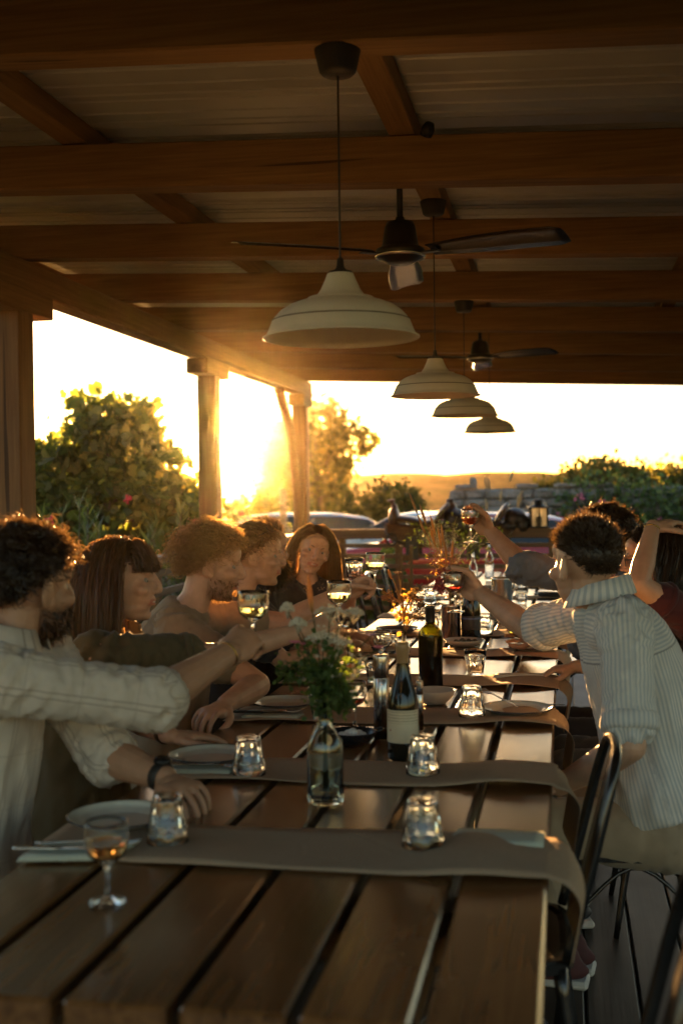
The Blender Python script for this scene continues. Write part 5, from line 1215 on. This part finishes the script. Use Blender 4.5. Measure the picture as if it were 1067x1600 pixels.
    if b_:
        n = b_['n']; out = []
        d = rng.normal(size=(n*12, 3)); d /= np.linalg.norm(d, axis=1, keepdims=True); pos = A(0, .030, -.058)+d*A(.060, .066, .052)
        ok = (pos[:, 2] < -.030-.0*np.abs(pos[:, 0])) & (pos[:, 1] > .0) & ~((np.abs(pos[:, 0]) < .03) & (pos[:, 2] > -.073) & (pos[:, 2] < -.050)) & ~((np.abs(pos[:, 0]) < .045) & (pos[:, 2] > -.042)); pos = pos[ok][:n]; dn = d[ok][:n]; nn = len(pos)
        t = np.linspace(0, 1, 6)[None, :, None]; L = b_['len']*rng.uniform(.5, 1.1, (nn, 1, 1))*(.5+np.clip((-pos[:, 2]-.04)/.05, 0, 1))[:, None, None]; dr = dn*.6+A(0, .25, -.75)+rng.normal(size=(nn, 3))*.25; dr /= np.linalg.norm(dr, axis=1, keepdims=True)
        pp = pos[:, None]+dr[:, None]*L*t+rng.normal(size=(nn, 1, 3))*.006*t*t; pp = C+np.einsum('ij,nkj->nki', Rm, pp*s)
        link('beard', strands_mesh('beard', pp-base, .0011, b_['mat']), root)
eye_w = simple('eye_white', (.26, .24, .21), .35); eye_d = simple('eye_dark', (.02, .014, .01), .35); tooth = simple('teeth', (.75, .72, .64), .25)
def person(g):
    hip = A(*g['hip']); root = empty('person', (hip[0], hip[1], 0)); tag(root, g['label'], 'person', g.get('group', 'diners raising their glasses')); base = A(hip[0], hip[1], 0)
    C = A(*g['head']); s = g.get('s', 1.0); Rm = headframe(g['face'], g.get('up', (0, 0, 1))); vox = g.get('vox', .0042); sc = g.get('bs', 1.0)
    mb = MB(); P = head_parts(mb, C, Rm, s, g); neck = A(*g['neck']); ar = g.get('arm', 1.0)
    limb(mb, [P((0, -.022, -.045)), P((0, -.020, -.085))*.6+neck*.4, neck-A(0, 0, .02)], [(.053-.006*g.get('fem', 0))*s, (.050-.005*g.get('fem', 0))*s, .062*s], 16)
    torso(mb, g, -.02, -.02)
    for sd in 'LR':
        sh, el, wr = (A(*g[k+sd]) for k in ('sh', 'el', 'wr')); limb(mb, [sh, sh*.5+el*.5, el], [.050*ar, .047*ar, .039*ar]); limb(mb, [el, el*.65+wr*.35, wr], [.039*ar, .042*ar, .027*ar]); 
        hd = g['hand'+sd]; hand_parts(mb, wr, hd[0], hd[1], hd[2], g.get('hs', 1.0), 1 if sd == 'R' else -1)
        limb(mb, [neck-A(0, 0, .06), neck*.4+sh*.6-A(0, 0, .03), sh], [.05, .048, .048])
        kn, ft = A(*g['kn'+sd]), A(*g['ft'+sd]); hj = hip*.86+(A(*g['sh'+sd])-neck)*.42+hip*.14+A(0, 0, -.05); limb(mb, [hj, hj*.5+kn*.5, kn], [.07, .066, .05]); limb(mb, [kn, kn*.6+ft*.4, ft], [.048, .05, .034])
    mb2 = MB(); mb2.v = [v-base for v in mb.v]; mb2.f = mb.f; mb2.n = mb.n; mb2.mi = mb.mi
    me = remesh(mb2, vox, 2 if vox > .0035 else 3, .5); me.materials.append(g['skin']); V = vget(me)+base; L = (V-C) @ Rm/s
    # sockets
    dsp = np.zeros(len(V))
    for sx in (-1, 1): dsp += .0075*np.exp(-(((L[:, 0]-sx*.031)/.014)**2+((L[:, 2]-.004)/.009)**2))*(L[:, 1] > .03)
    mid = np.exp(-(((L[:, 2]+.0595-np.abs(L[:, 0])*.10)/.0022)**2))*(np.abs(L[:, 0]) < .026)*(L[:, 1] > .05); dsp += .004*mid
    V = V - (Rm[:, 1][None]*dsp[:, None]*s); vset(me, V-base)
    lip = np.exp(-((L[:, 2]+.0595)/.0095)**4)*(np.abs(L[:, 0]) < .027)*(L[:, 1] > .07)*.8; setattr_f(me, 'lip', lip)
    stub = np.clip(1-np.abs((L[:, 2]+.075)/.045)**3, 0, 1)*(L[:, 1] > -.005)*(np.abs(L[:, 0]) < .075)*(np.linalg.norm(L, axis=1) < .16)*(1-np.clip(lip*2, 0, 1))*g.get('stubble', 0); setattr_f(me, 'stub', stub)
    link('body', me, root)
    for sx in (-1, 1):
        e = MB().ell(P((sx*.031, .0668, .003))-base, (.0112*s,)*3, None, 12, 8).build('eye', eye_w, root, True); MB().ell(P((sx*.031, .0742, .002))-base, (.0050*s,)*3, None, 10, 6).build('pupil', eye_d, e, True)
        q = [P((sx*(.016+.030*t), .0935-.018*t*t-.004, .0215+.006*math.sin(t*2.6)))-base for t in np.linspace(0, 1, 8)]; MB().tube(q, [.0012, .0020, .0023, .0023, .002, .0017, .0013, .0006], 6).build('eyebrow', g['hair']['mat'], root, True)
    if g.get('smile'): MB().tube([P((q, .0938-abs(q)*.62, -.0595+abs(q)*.18))-base for q in np.linspace(-.021, .021, 9)], .0040*s, 6).build('teeth', tooth, root, True)
    make_hair(g, C, Rm, s, root)
    # ---- clothes
    sv = g['sleeve']; mb = MB(); torso(mb, g, .012, g.get('hem', -.06)); segs = [(hip-A(0, 0, .02), neck, .15*sc)]; sr = g.get('slr', 1.0)
    for sd in 'LR':
        sh, el, wr = (A(*g[k+sd]) for k in ('sh', 'el', 'wr')); limb(mb, [neck-A(0, 0, .055), neck*.45+sh*.55-A(0, 0, .035), sh-A(0, 0, .004)], [.056, .062, .066*ar]); segs.append((sh, el, .05))
        if sv <= 1: e = sh+(el-sh)*sv; limb(mb, [sh, sh*.5+e*.5, e], [.068*ar*sr, .064*ar*sr, .064*ar*sr])
        else:
            e = el+(wr-el)*(sv-1); limb(mb, [sh, sh*.5+el*.5, el], [.068*ar*sr, .063*ar*sr, .058*ar*sr]); limb(mb, [el, el*.5+e*.5, e], [.058*ar*sr, .057*ar*sr, .055*ar*sr]); segs.append((el, wr, .045))
    mb.v = [v-base for v in mb.v]; me = remesh(mb, g.get('cvox', .009), 3, .5); V = vget(me); fold_cloth(me, [(a-base, b_-base, r) for a, b_, r in segs], g.get('fold', .008), g.get('seed', 1.0), unit(A(*g['shR'])-A(*g['shL'])))
    me.materials.append(g['cloth']); shirt = link('shirt', me, root)
    # rolled cuffs
    for sd in 'LR':
        sh, el, wr = (A(*g[k+sd]) for k in ('sh', 'el', 'wr'))
        if sv <= 1: c, ax, rr = sh+(el-sh)*sv, unit(el-sh), .068*ar*sr
        else: c, ax, rr = el+(wr-el)*(sv-1), unit(wr-el), .058*ar*sr
        wd = .022 if g.get('cuff') else .008
        cm = MB().tube([c-ax*wd-base, c-ax*wd*.6-base, c+ax*wd*.5-base, c+ax*wd-base], [rr*.93, rr*1.05, rr*1.06, rr*.98], 22).mesh('cuff', g['cloth'], True); fold_cloth(cm, [(sh-base, el-base, .05), (el-base, wr-base, .045)], .004, 5.0); link('cuff', cm, shirt)
    if g.get('collar'):
        fx = Rm[:, 1]; f2 = unit(A(fx[0], fx[1], 0)); bk = A(*g.get('chestdir', f2)); bk = unit(bk); lt2 = np.cross(bk, A(0, 0, 1)); V = []; F = []; n = 21
        ctr = neck+A(0, 0, .018)+A(*g.get('cup', (0, 0, 0)))
        for i in range(n):
            a = R_(-158+316*i/(n-1)); d = -bk*math.cos(a)+lt2*math.sin(a); drop = -.022*(1-math.cos(a))
            for rr, zz in ((.070, .034), (.079, .036), (.088, .010), (.096, -.014)): V.append(ctr-base+d*rr*sc+A(0, 0, zz+drop))
        for i in range(n-1):
            for j in range(3): F.append((i*4+j, (i+1)*4+j, (i+1)*4+j+1, i*4+j+1))
        cm = MB().add(V, F).mesh('collar', g['cloth'], True); setattr_f(cm, 'fu', [.004*(i//4)*3 for i in range(len(V))]); setattr_f(cm, 'fv', [.02]*len(V)); o = link('collar', cm, shirt); md = o.modifiers.new('t', 'SOLIDIFY'); md.thickness = .004
    mb = MB(); 
    for sd in 'LR':
        kn, ft = A(*g['kn'+sd]), A(*g['ft'+sd]); hj = hip+(A(*g['sh'+sd])-neck)*.42+A(0, 0, -.04); limb(mb, [hj-A(0, 0, .005), hj*.5+kn*.5, kn], [.094, .086, .068]); e = kn+(ft-kn)*g.get('pant', .86); limb(mb, [kn, kn*.5+e*.5, e], [.068, .064, .058])
    mb.ell(hip-A(0, 0, .03), A(.15, .15, .105)*sc); mb.v = [v-base for v in mb.v]; me = remesh(mb, .013, 3); fold_cloth(me, [((hip+(A(*g['sh'+sd])-neck)*.4)-base, A(*g['kn'+sd])-base, .08) for sd in 'LR']+[(A(*g['kn'+sd])-base, A(*g['ft'+sd])-base, .06) for sd in 'LR'], .007, 2.0); me.materials.append(g['pants']); link('trousers', me, root)
    for sd in 'LR':
        ft = A(*g['ft'+sd]); kn = A(*g['kn'+sd]); d = unit(A(*g.get('footdir', (kn-A(*g['hip']))*A(1, 1, 0)))); mb = MB(); c = A(ft[0], ft[1], 0); Rz_ = np.stack([d, np.cross(A(0, 0, 1), d), A(0, 0, 1)], 1)
        mb.ell(c+d*.06+A(0, 0, .045), (.14, .047, .042), Rz_); mb.ell(c+A(0, 0, .065), (.055, .042, .06), Rz_); mb.v = [v-base for v in mb.v]; sm = remesh(mb, .01, 2); sm.materials.append(g['shoe']); so = link('shoe', sm, root)
        o = MB().box(c+d*.06+A(0, 0, .014)-base, (.27, .088, .024), Rz_, b=.008).build('sole', M['shoe_sole'], so)
        if g.get('toecap'): MB().ell(c+d*.155+A(0, 0, .045)-base, (.052, .045, .036), Rz_).build('toe_cap', M['shoe_white'], so, True)
    return root
M['shoe_white'] = simple('white_rubber', (.7, .68, .64), .5); M['shoe_sole'] = simple('sole_rubber', (.5, .47, .42), .7); M['shoe_dark'] = simple('dark_shoe', (.03, .028, .03), .6); M['shoe_red'] = simple('red_canvas_shoe', (.06, .015, .014), .8)
SK = [skin_mat('skin_tan', (.44, .245, .15)), skin_mat('skin_fair', (.54, .325, .215)), skin_mat('skin_mid', (.48, .28, .18))]
HB = hair_mat('hair_dark', (.022, .013, .008), .30); HBR = hair_mat('hair_brown', (.040, .024, .014), .22); HBL = hair_mat('hair_blond', (.20, .12, .055), .42); HLB = hair_mat('hair_light_brown', (.11, .062, .03), .38)
PN = cloth_mat('beige_trousers', (.33, .26, .18)); PD = cloth_mat('dark_trousers', (.04, .042, .05))
PEOPLE = [
 dict(label='person with dark curls in a pale checked shirt, reaching across with a glass, in front', head=(-1.135, 2.38, 1.205), face=(.50, .86, -.05), neck=(-1.165, 2.335, 1.085), hip=(-1.27, 2.30, .53), shR=(-1.10, 2.150, 1.045), shL=(-1.16, 2.510, 1.035),
   elR=(-.825, 2.29, .985), wrR=(-.725, 2.50, 1.055), handR=((.35, .80, .35), (-.25, .5, -.6), 'grip'), elL=(-1.00, 2.47, .83), wrL=(-.835, 2.385, .803), handL=((.8, -.62, -.10), (0, .1, -1), 'rest'),
   knR=(-.80, 2.18, .50), knL=(-.80, 2.44, .50), ftR=(-.78, 2.16, .07), ftL=(-.78, 2.46, .07), skin=SK[0], hair=dict(style='curly', len=.070, n=7000, mat=HB, lift=1, rc=.007, w=.0009), stubble=.85, beard=dict(n=900, len=.014, mat=HB),
   cloth=cloth_mat('checked_linen', (.66, .58, .49), 'plaid', (.26, .19, .14), trans=.15), sleeve=1.10, cuff=1, collar=1, cup=(-.006, 0, .024), chestdir=(1, .2, 0), fold=.010, cvox=.0066, pants=PD, shoe=M['shoe_dark'], vox=.0031, slr=.96, seed=2.2),
 dict(label='person with long straight brown hair and a fringe, in an olive shirt, seen in profile', head=(-1.185, 3.05, 1.172), face=(.95, .27, -.02), neck=(-1.245, 3.01, 1.03), hip=(-1.30, 3.0, .53), shR=(-1.17, 2.85, .995), shL=(-1.24, 3.18, .985), s=.95, fem=1, bs=.92, arm=.84, hs=.9,
   elR=(-.915, 3.03, .975), wrR=(-.705, 3.215, 1.025), handR=((.7, .62, .25), (-.1, .45, -.7), 'grip'), elL=(-1.17, 3.06, .80), wrL=(-1.00, 2.90, .785), handL=((.75, .55, -.08), (0, 0, -1), 'flat'),
   knR=(-.85, 2.92, .50), knL=(-.85, 3.14, .50), ftR=(-.84, 2.92, .07), ftL=(-.84, 3.14, .07), skin=SK[1], hair=dict(style='fringe', len=.54, n=6000, mat=HLB, k=22, w=.0009), smile=1,
   cloth=cloth_mat('olive_shirt', (.115, .095, .05), trans=.1), sleeve=.72, fold=.013, collar=1, chestdir=(.95, .25, 0), pants=PD, shoe=M['shoe_dark'], vox=.0040, seed=4.1),
 dict(label='person with blond curls and a tan tee shirt, laughing in profile', head=(-1.144, 3.75, 1.172), face=(.93, .30, -.14), neck=(-1.215, 3.715, 1.035), hip=(-1.30, 3.72, .53), shR=(-1.20, 3.545, .985), shL=(-1.21, 3.89, .985),
   elR=(-.925, 3.50, .82), wrR=(-.965, 3.285, .80), handR=((-.35, -.9, -.15), (0, .1, -1), 'rest'), elL=(-.96, 3.98, .955), wrL=(-.765, 4.065, 1.055), handL=((.85, .25, .35), (.05, -.5, -.5), 'grip'),
   knR=(-.84, 3.62, .50), knL=(-.84, 3.86, .50), ftR=(-.83, 3.62, .07), ftL=(-.83, 3.86, .07), skin=SK[1], hair=dict(style='curly', len=.080, n=7000, mat=HBL, rc=.009, droop=.4, w=.0009), stubble=.4, beard=dict(n=500, len=.010, mat=HLB), smile=1,
   cloth=cloth_mat('tan_tee', (.30, .235, .16), trans=.08), sleeve=.62, fold=.006, pants=PN, shoe=M['shoe_dark'], vox=.0042, seed=6.4),
 dict(label='person with sunglasses pushed up on brown hair, half hidden behind the blond curls', head=(-1.135, 4.30, 1.172), face=(.96, .22, -.05), neck=(-1.205, 4.27, 1.03), hip=(-1.30, 4.30, .53), shR=(-1.20, 4.11, .975), shL=(-1.22, 4.44, .975), s=.96, fem=1, bs=.93, arm=.88, hs=.92,
   elR=(-1.00, 4.15, .80), wrR=(-.86, 4.33, .80), handR=((.7, .6, -.1), (0, 0, -1), 'rest'), elL=(-1.02, 4.52, .80), wrL=(-.88, 4.42, .80), handL=((.8, -.3, -.1), (0, 0, -1), 'rest'),
   knR=(-.85, 4.20, .50), knL=(-.85, 4.42, .50), ftR=(-.84, 4.20, .07), ftL=(-.84, 4.42, .07), skin=SK[1], hair=dict(style='curly', len=.055, n=2600, mat=HLB, rc=.008, droop=.7, w=.0011), smile=1,
   cloth=cloth_mat('dark_top', (.05, .045, .045)), sleeve=.7, pants=PD, shoe=M['shoe_dark'], vox=.005, cvox=.012, seed=8.4),
 dict(label='bearded person in a black shirt turned towards the table', head=(-1.228, 4.80, 1.172), face=(.86, -.42, -.04), neck=(-1.275, 4.83, 1.03), hip=(-1.32, 4.92, .53), shR=(-1.28, 4.63, .975), shL=(-1.20, 5.02, .975),
   elR=(-1.09, 4.66, .80), wrR=(-.90, 4.72, .80), handR=((.9, .2, -.1), (0, 0, -1), 'rest'), elL=(-1.05, 5.08, .80), wrL=(-.90, 4.97, .80), handL=((.8, -.4, -.1), (0, 0, -1), 'rest'),
   knR=(-.86, 4.78, .50), knL=(-.86, 5.02, .50), ftR=(-.85, 4.78, .07), ftL=(-.85, 5.02, .07), skin=SK[0], hair=dict(style='short', len=.040, n=2400, mat=HBR, flow=(.2, -.1, .5)), stubble=1.0, beard=dict(n=2200, len=.050, mat=HBR), smile=1,
   cloth=cloth_mat('black_shirt', (.03, .028, .03)), sleeve=1.1, collar=1, chestdir=(.9, -.3, 0), pants=PD, shoe=M['shoe_dark'], vox=.0045, cvox=.012, seed=9.9),
 dict(label='smiling person with long brown hair and a dotted dark top, facing the viewer', head=(-1.155, 5.40, 1.142), face=(.40, -.90, -.10), up=(.32, .0, 1), neck=(-1.195, 5.45, .995), hip=(-1.20, 5.56, .53), shR=(-1.33, 5.35, .935), shL=(-1.04, 5.50, .94), s=.95, fem=1, bs=.9, arm=.82, hs=.88,
   elR=(-1.28, 5.16, .75), wrR=(-1.08, 5.06, .80), handR=((.9, -.1, 0), (0, 0, -1), 'rest'), elL=(-.98, 5.27, .83), wrL=(-.905, 5.03, .985), handL=((.1, -.8, .55), (.75, .1, .1), 'bowl'),
   knR=(-.98, 5.36, .50), knL=(-.86, 5.5, .50), ftR=(-.97, 5.3, .07), ftL=(-.84, 5.5, .07), skin=SK[1], hair=dict(style='long', len=.50, n=4500, mat=HLB, k=20, part=.15, w=.0010), smile=1,
   cloth=cloth_mat('dotted_top', (.06, .045, .035), 'dots', (.35, .26, .16)), sleeve=1.3, pants=PD, shoe=M['shoe_dark'], vox=.0042, cvox=.012, seed=3.3),
 dict(label='short-haired person in blue striped white shirt, seen from behind, holding out a glass', head=(.052, 3.305, 1.196), face=(-.66, .75, -.03), neck=(.088, 3.31, 1.088), hip=(.235, 3.33, .535), shR=(.085, 3.475, 1.050), shL=(.150, 3.120, 1.05),
   elR=(-.105, 3.68, .975), wrR=(-.268, 3.845, 1.072), handR=((-.75, .45, .40), (-.2, -.85, -.1), 'bowl'), elL=(.155, 3.01, .765), wrL=(-.02, 3.14, .63), handL=((-.9, .35, -.2), (0, 0, -1), 'rest'),
   knR=(-.18, 3.46, .50), knL=(-.18, 3.22, .50), ftR=(.00, 3.50, .07), ftL=(-.02, 3.40, .07), skin=SK[1], hair=dict(style='short', len=.036, n=8000, mat=HBR, flow=(.1, .35, .35), w=.0010), stubble=.25,
   cloth=cloth_mat('striped_shirt', (.74, .72, .67), 'stripe', (.44, .48, .51), trans=.1), sleeve=.80, cuff=1, collar=1, cup=(.004, 0, .030), chestdir=(-1, .25, .0), fold=.009, cvox=.0066, pants=PN, shoe=M['shoe_red'], toecap=1, footdir=(-.9, .1, 0), vox=.0032, bow=.05, slr=1.0, hem=.0, seed=5.5),
 dict(label='person in a blue grey shirt raising a glass high, mostly behind the striped shirt', head=(.140, 4.40, 1.222), face=(-.80, .45, .05), neck=(.180, 4.43, 1.075), hip=(.33, 4.52, .53), shR=(.115, 4.585, 1.055), shL=(.165, 4.26, 1.02),
   elR=(-.155, 4.525, 1.115), wrR=(-.282, 4.60, 1.245), handR=((-.62, .12, .75), (-.35, -.85, -.2), 'bowl'), elL=(.07, 4.53, .835), wrL=(-.105, 4.73, .835), handL=((-.75, .6, .02), (-.35, -.6, 0), 'bowl'),
   knR=(-.10, 4.62, .50), knL=(-.10, 4.40, .50), ftR=(-.10, 4.62, .07), ftL=(-.10, 4.40, .07), skin=SK[0], hair=dict(style='curly', len=.040, n=2800, mat=HB, rc=.006, lift=1, w=.0011), stubble=.6,
   cloth=cloth_mat('blue_grey_shirt', (.17, .20, .25), trans=.08), sleeve=1.05, cuff=1, collar=1, chestdir=(-1, .1, 0), fold=.012, pants=PD, shoe=M['shoe_dark'], vox=.0045, cvox=.009, slr=.98, seed=7.7),
 dict(label='long-haired person in a maroon top with one hand on the head', head=(0.284, 3.95, 1.178), face=(-1, .02, -.08), neck=(0.345, 3.96, 1.035), hip=(0.430, 3.97, .53), shR=(0.355, 4.115, .985), shL=(0.385, 3.815, .995), s=.95, fem=1, bs=.92, arm=.86, hs=.9,
   elR=(0.200, 4.20, .80), wrR=(0.030, 4.18, .79), handR=((-.9, -.1, -.1), (0, 0, -1), 'rest'), elL=(0.218, 3.705, 1.115), wrL=(0.272, 3.845, 1.285), handL=((.55, .45, .12), (.1, .1, -1), 'rest'),
   knR=(.0, 4.08, .50), knL=(.0, 3.86, .50), ftR=(.0, 4.08, .07), ftL=(.0, 3.86, .07), skin=SK[2], hair=dict(style='long', len=.50, n=5000, mat=HBR, k=22, wave=.18, w=.0010), smile=1,
   cloth=cloth_mat('maroon_top', (.065, .016, .018)), sleeve=.55, fold=.007, pants=PD, shoe=M['shoe_dark'], vox=.0042, cvox=.011, seed=1.7),
]
for g in PEOPLE: person(g)
# ------------------------------------------------------------------ what they hold and wear
def up_rot(ax):
    return Vector(ax).to_track_quat('Z', 'Y').to_euler()
def held(c, ax, label, wine, grip, s=1.0):
    """glass whose point at height grip on its axis sits at c"""
    ax = unit(ax); o = wineglass(c[0], c[1], label, wine, rot=up_rot(ax), s=s); o.location = A(*c)-ax*grip; return o
held((-.695, 2.592, 1.115), (.03, .02, 1), 'stemmed glass held up by the person with dark curls', 'white_wine', .062)
held((-.632, 3.30, 1.085), (.02, 0, 1), 'stemmed glass of white wine held out by the long-haired person', 'white_wine', .062)
held((-.655, 4.10, 1.125), (.03, 0, 1), 'stemmed glass of white wine held out by the person with blond curls', 'white_wine', .062)
held((-.354, 3.842, 1.110), (-.04, 0, 1), 'stemmed glass of red wine held by the striped-shirt person', 'red_wine', .098)
held((-.357, 4.565, 1.305), (-.02, 0, 1), 'stemmed glass of amber wine raised highest by the blue-sleeved person', 'rose_wine', .098)
bg_ = wineglass(-.195, 4.80, 'stemmed glass of beer behind the dark-rimmed plate', 'beer', z=ZT)
tm = link('tumbler', tum_me); tm.location = (-.878, 4.93, 1.04); tm.rotation_euler = (.05, .03, 0); tag(tm, 'fluted tumbler held up by the smiling person', 'glass', 'fluted glass tumblers on the table')
def band(name, label, a, b_, t, r, w, m, cat, n=28, extra=None):
    a, b_ = A(*a), A(*b_); ax = unit(b_-a); c = a+(b_-a)*t; o = empty(name, c) if extra else None
    me = MB().tube([-ax*w/2, -ax*w*.3, ax*w*.3, ax*w/2], [r*.98, r*1.03, r*1.03, r*.98], n, cap=False).mesh(name if not extra else 'strap', m, True)
    ob = link(name if not extra else 'strap', me, o); ob.modifiers.new('t', 'SOLIDIFY').thickness = .003
    root = o or ob
    if not extra: ob.location = c
    tag(root, label, cat)
    if extra: extra(root, ax, r)
    return root
def watch_face(root, ax, r):
    up = unit(A(0, 0, 1)-ax*ax[2]); q = up_rot(up); o = MB().lathe([(0, .010), (.017, .010), (.019, .006), (.019, 0), (0, 0)], 24).build('watch_case', M['black'], root, True); o.location = up*(r+.0); o.rotation_euler = q
P_ = PEOPLE
band('wristwatch', 'black wristwatch on the wrist resting in front', P_[0]['elL'], P_[0]['wrL'], .93, .031, .022, M['darkplastic'], 'watch', extra=watch_face)
band('bracelet', 'brown leather bracelet on the hand resting by the second plate', P_[1]['elL'], P_[1]['wrL'], .86, .028, .022, leather, 'bracelet')
band('bracelet', 'thin gold bracelet on the wrist holding the front raised glass', P_[0]['elR'], P_[0]['wrR'], .97, .0285, .004, simple('gold', (.6, .38, .1), .25, 1.0), 'bracelet')
band('hair_tie', 'thin band on the wrist raised to the head', P_[8]['elL'], P_[8]['wrL'], .95, .026, .005, simple('gold_band', (.6, .38, .1), .25, 1.0), 'hair tie')
def eyewear(label, g, dz, dy, lensm, tilt=0):
    C = A(*g['head']); Rm = headframe(g['face'], g.get('up', (0, 0, 1))); s = g.get('s', 1); t = empty('eyeglasses', C); tag(t, label, 'glasses')
    def P(q): return Rm @ (rotx(tilt) @ A(q[0], q[1], q[2])*s+A(0, dy, dz)*s)
    for sx in (-1, 1):
        a = np.linspace(0, 2*PI, 21); MB().tube([P((sx*.033+.024*math.cos(q), .0, .019*math.sin(q))) for q in a], .0018, 6, cap=False).build('rim', M['darkplastic'], t, True)
        MB().add([P((sx*.033+.023*math.cos(q), .0, .018*math.sin(q))) for q in a[:-1]], [tuple(range(20))]).build('lens', lensm, t)
        MB().tube([P((sx*.057, 0, .004)), P((sx*.076, -.03, .004)), P((sx*.080, -.085, .002)), P((sx*.078, -.105, -.010))], .0016, 6).build('temple', M['darkplastic'], t, True)
    MB().tube([P((-.010, 0, .004)), P((0, .003, .008)), P((.010, 0, .004))], .0018, 6).build('bridge', M['darkplastic'], t, True); return t
eyewear('sunglasses pushed up on the brown hair behind the blond curls', P_[3], .098, .045, M['enamel_black'], .5)
eyewear('thin eyeglasses on the person with a hand on the head', P_[8], .003, .098, M['glass'])
HAZE = 0.00011
# ------------------------------------------------------------------ the warm evening haze
hm = bpy.data.materials.new('haze_mat'); hm.use_nodes = True; hn = hm.node_tree; hn.nodes.clear()
pv = hn.nodes.new('ShaderNodeVolumePrincipled'); ho = hn.nodes.new('ShaderNodeOutputMaterial')
pv.inputs['Color'].default_value = (1.0, .78, .48, 1); pv.inputs['Density'].default_value = HAZE; pv.inputs['Anisotropy'].default_value = .968
hn.links.new(pv.outputs[0], ho.inputs['Volume'])
hz = MB().box((0, 0, 0), (760, 460, 24)).build('haze', hm); hz.location = (0, 165, 2.0)
tag(hz, kind='stuff')
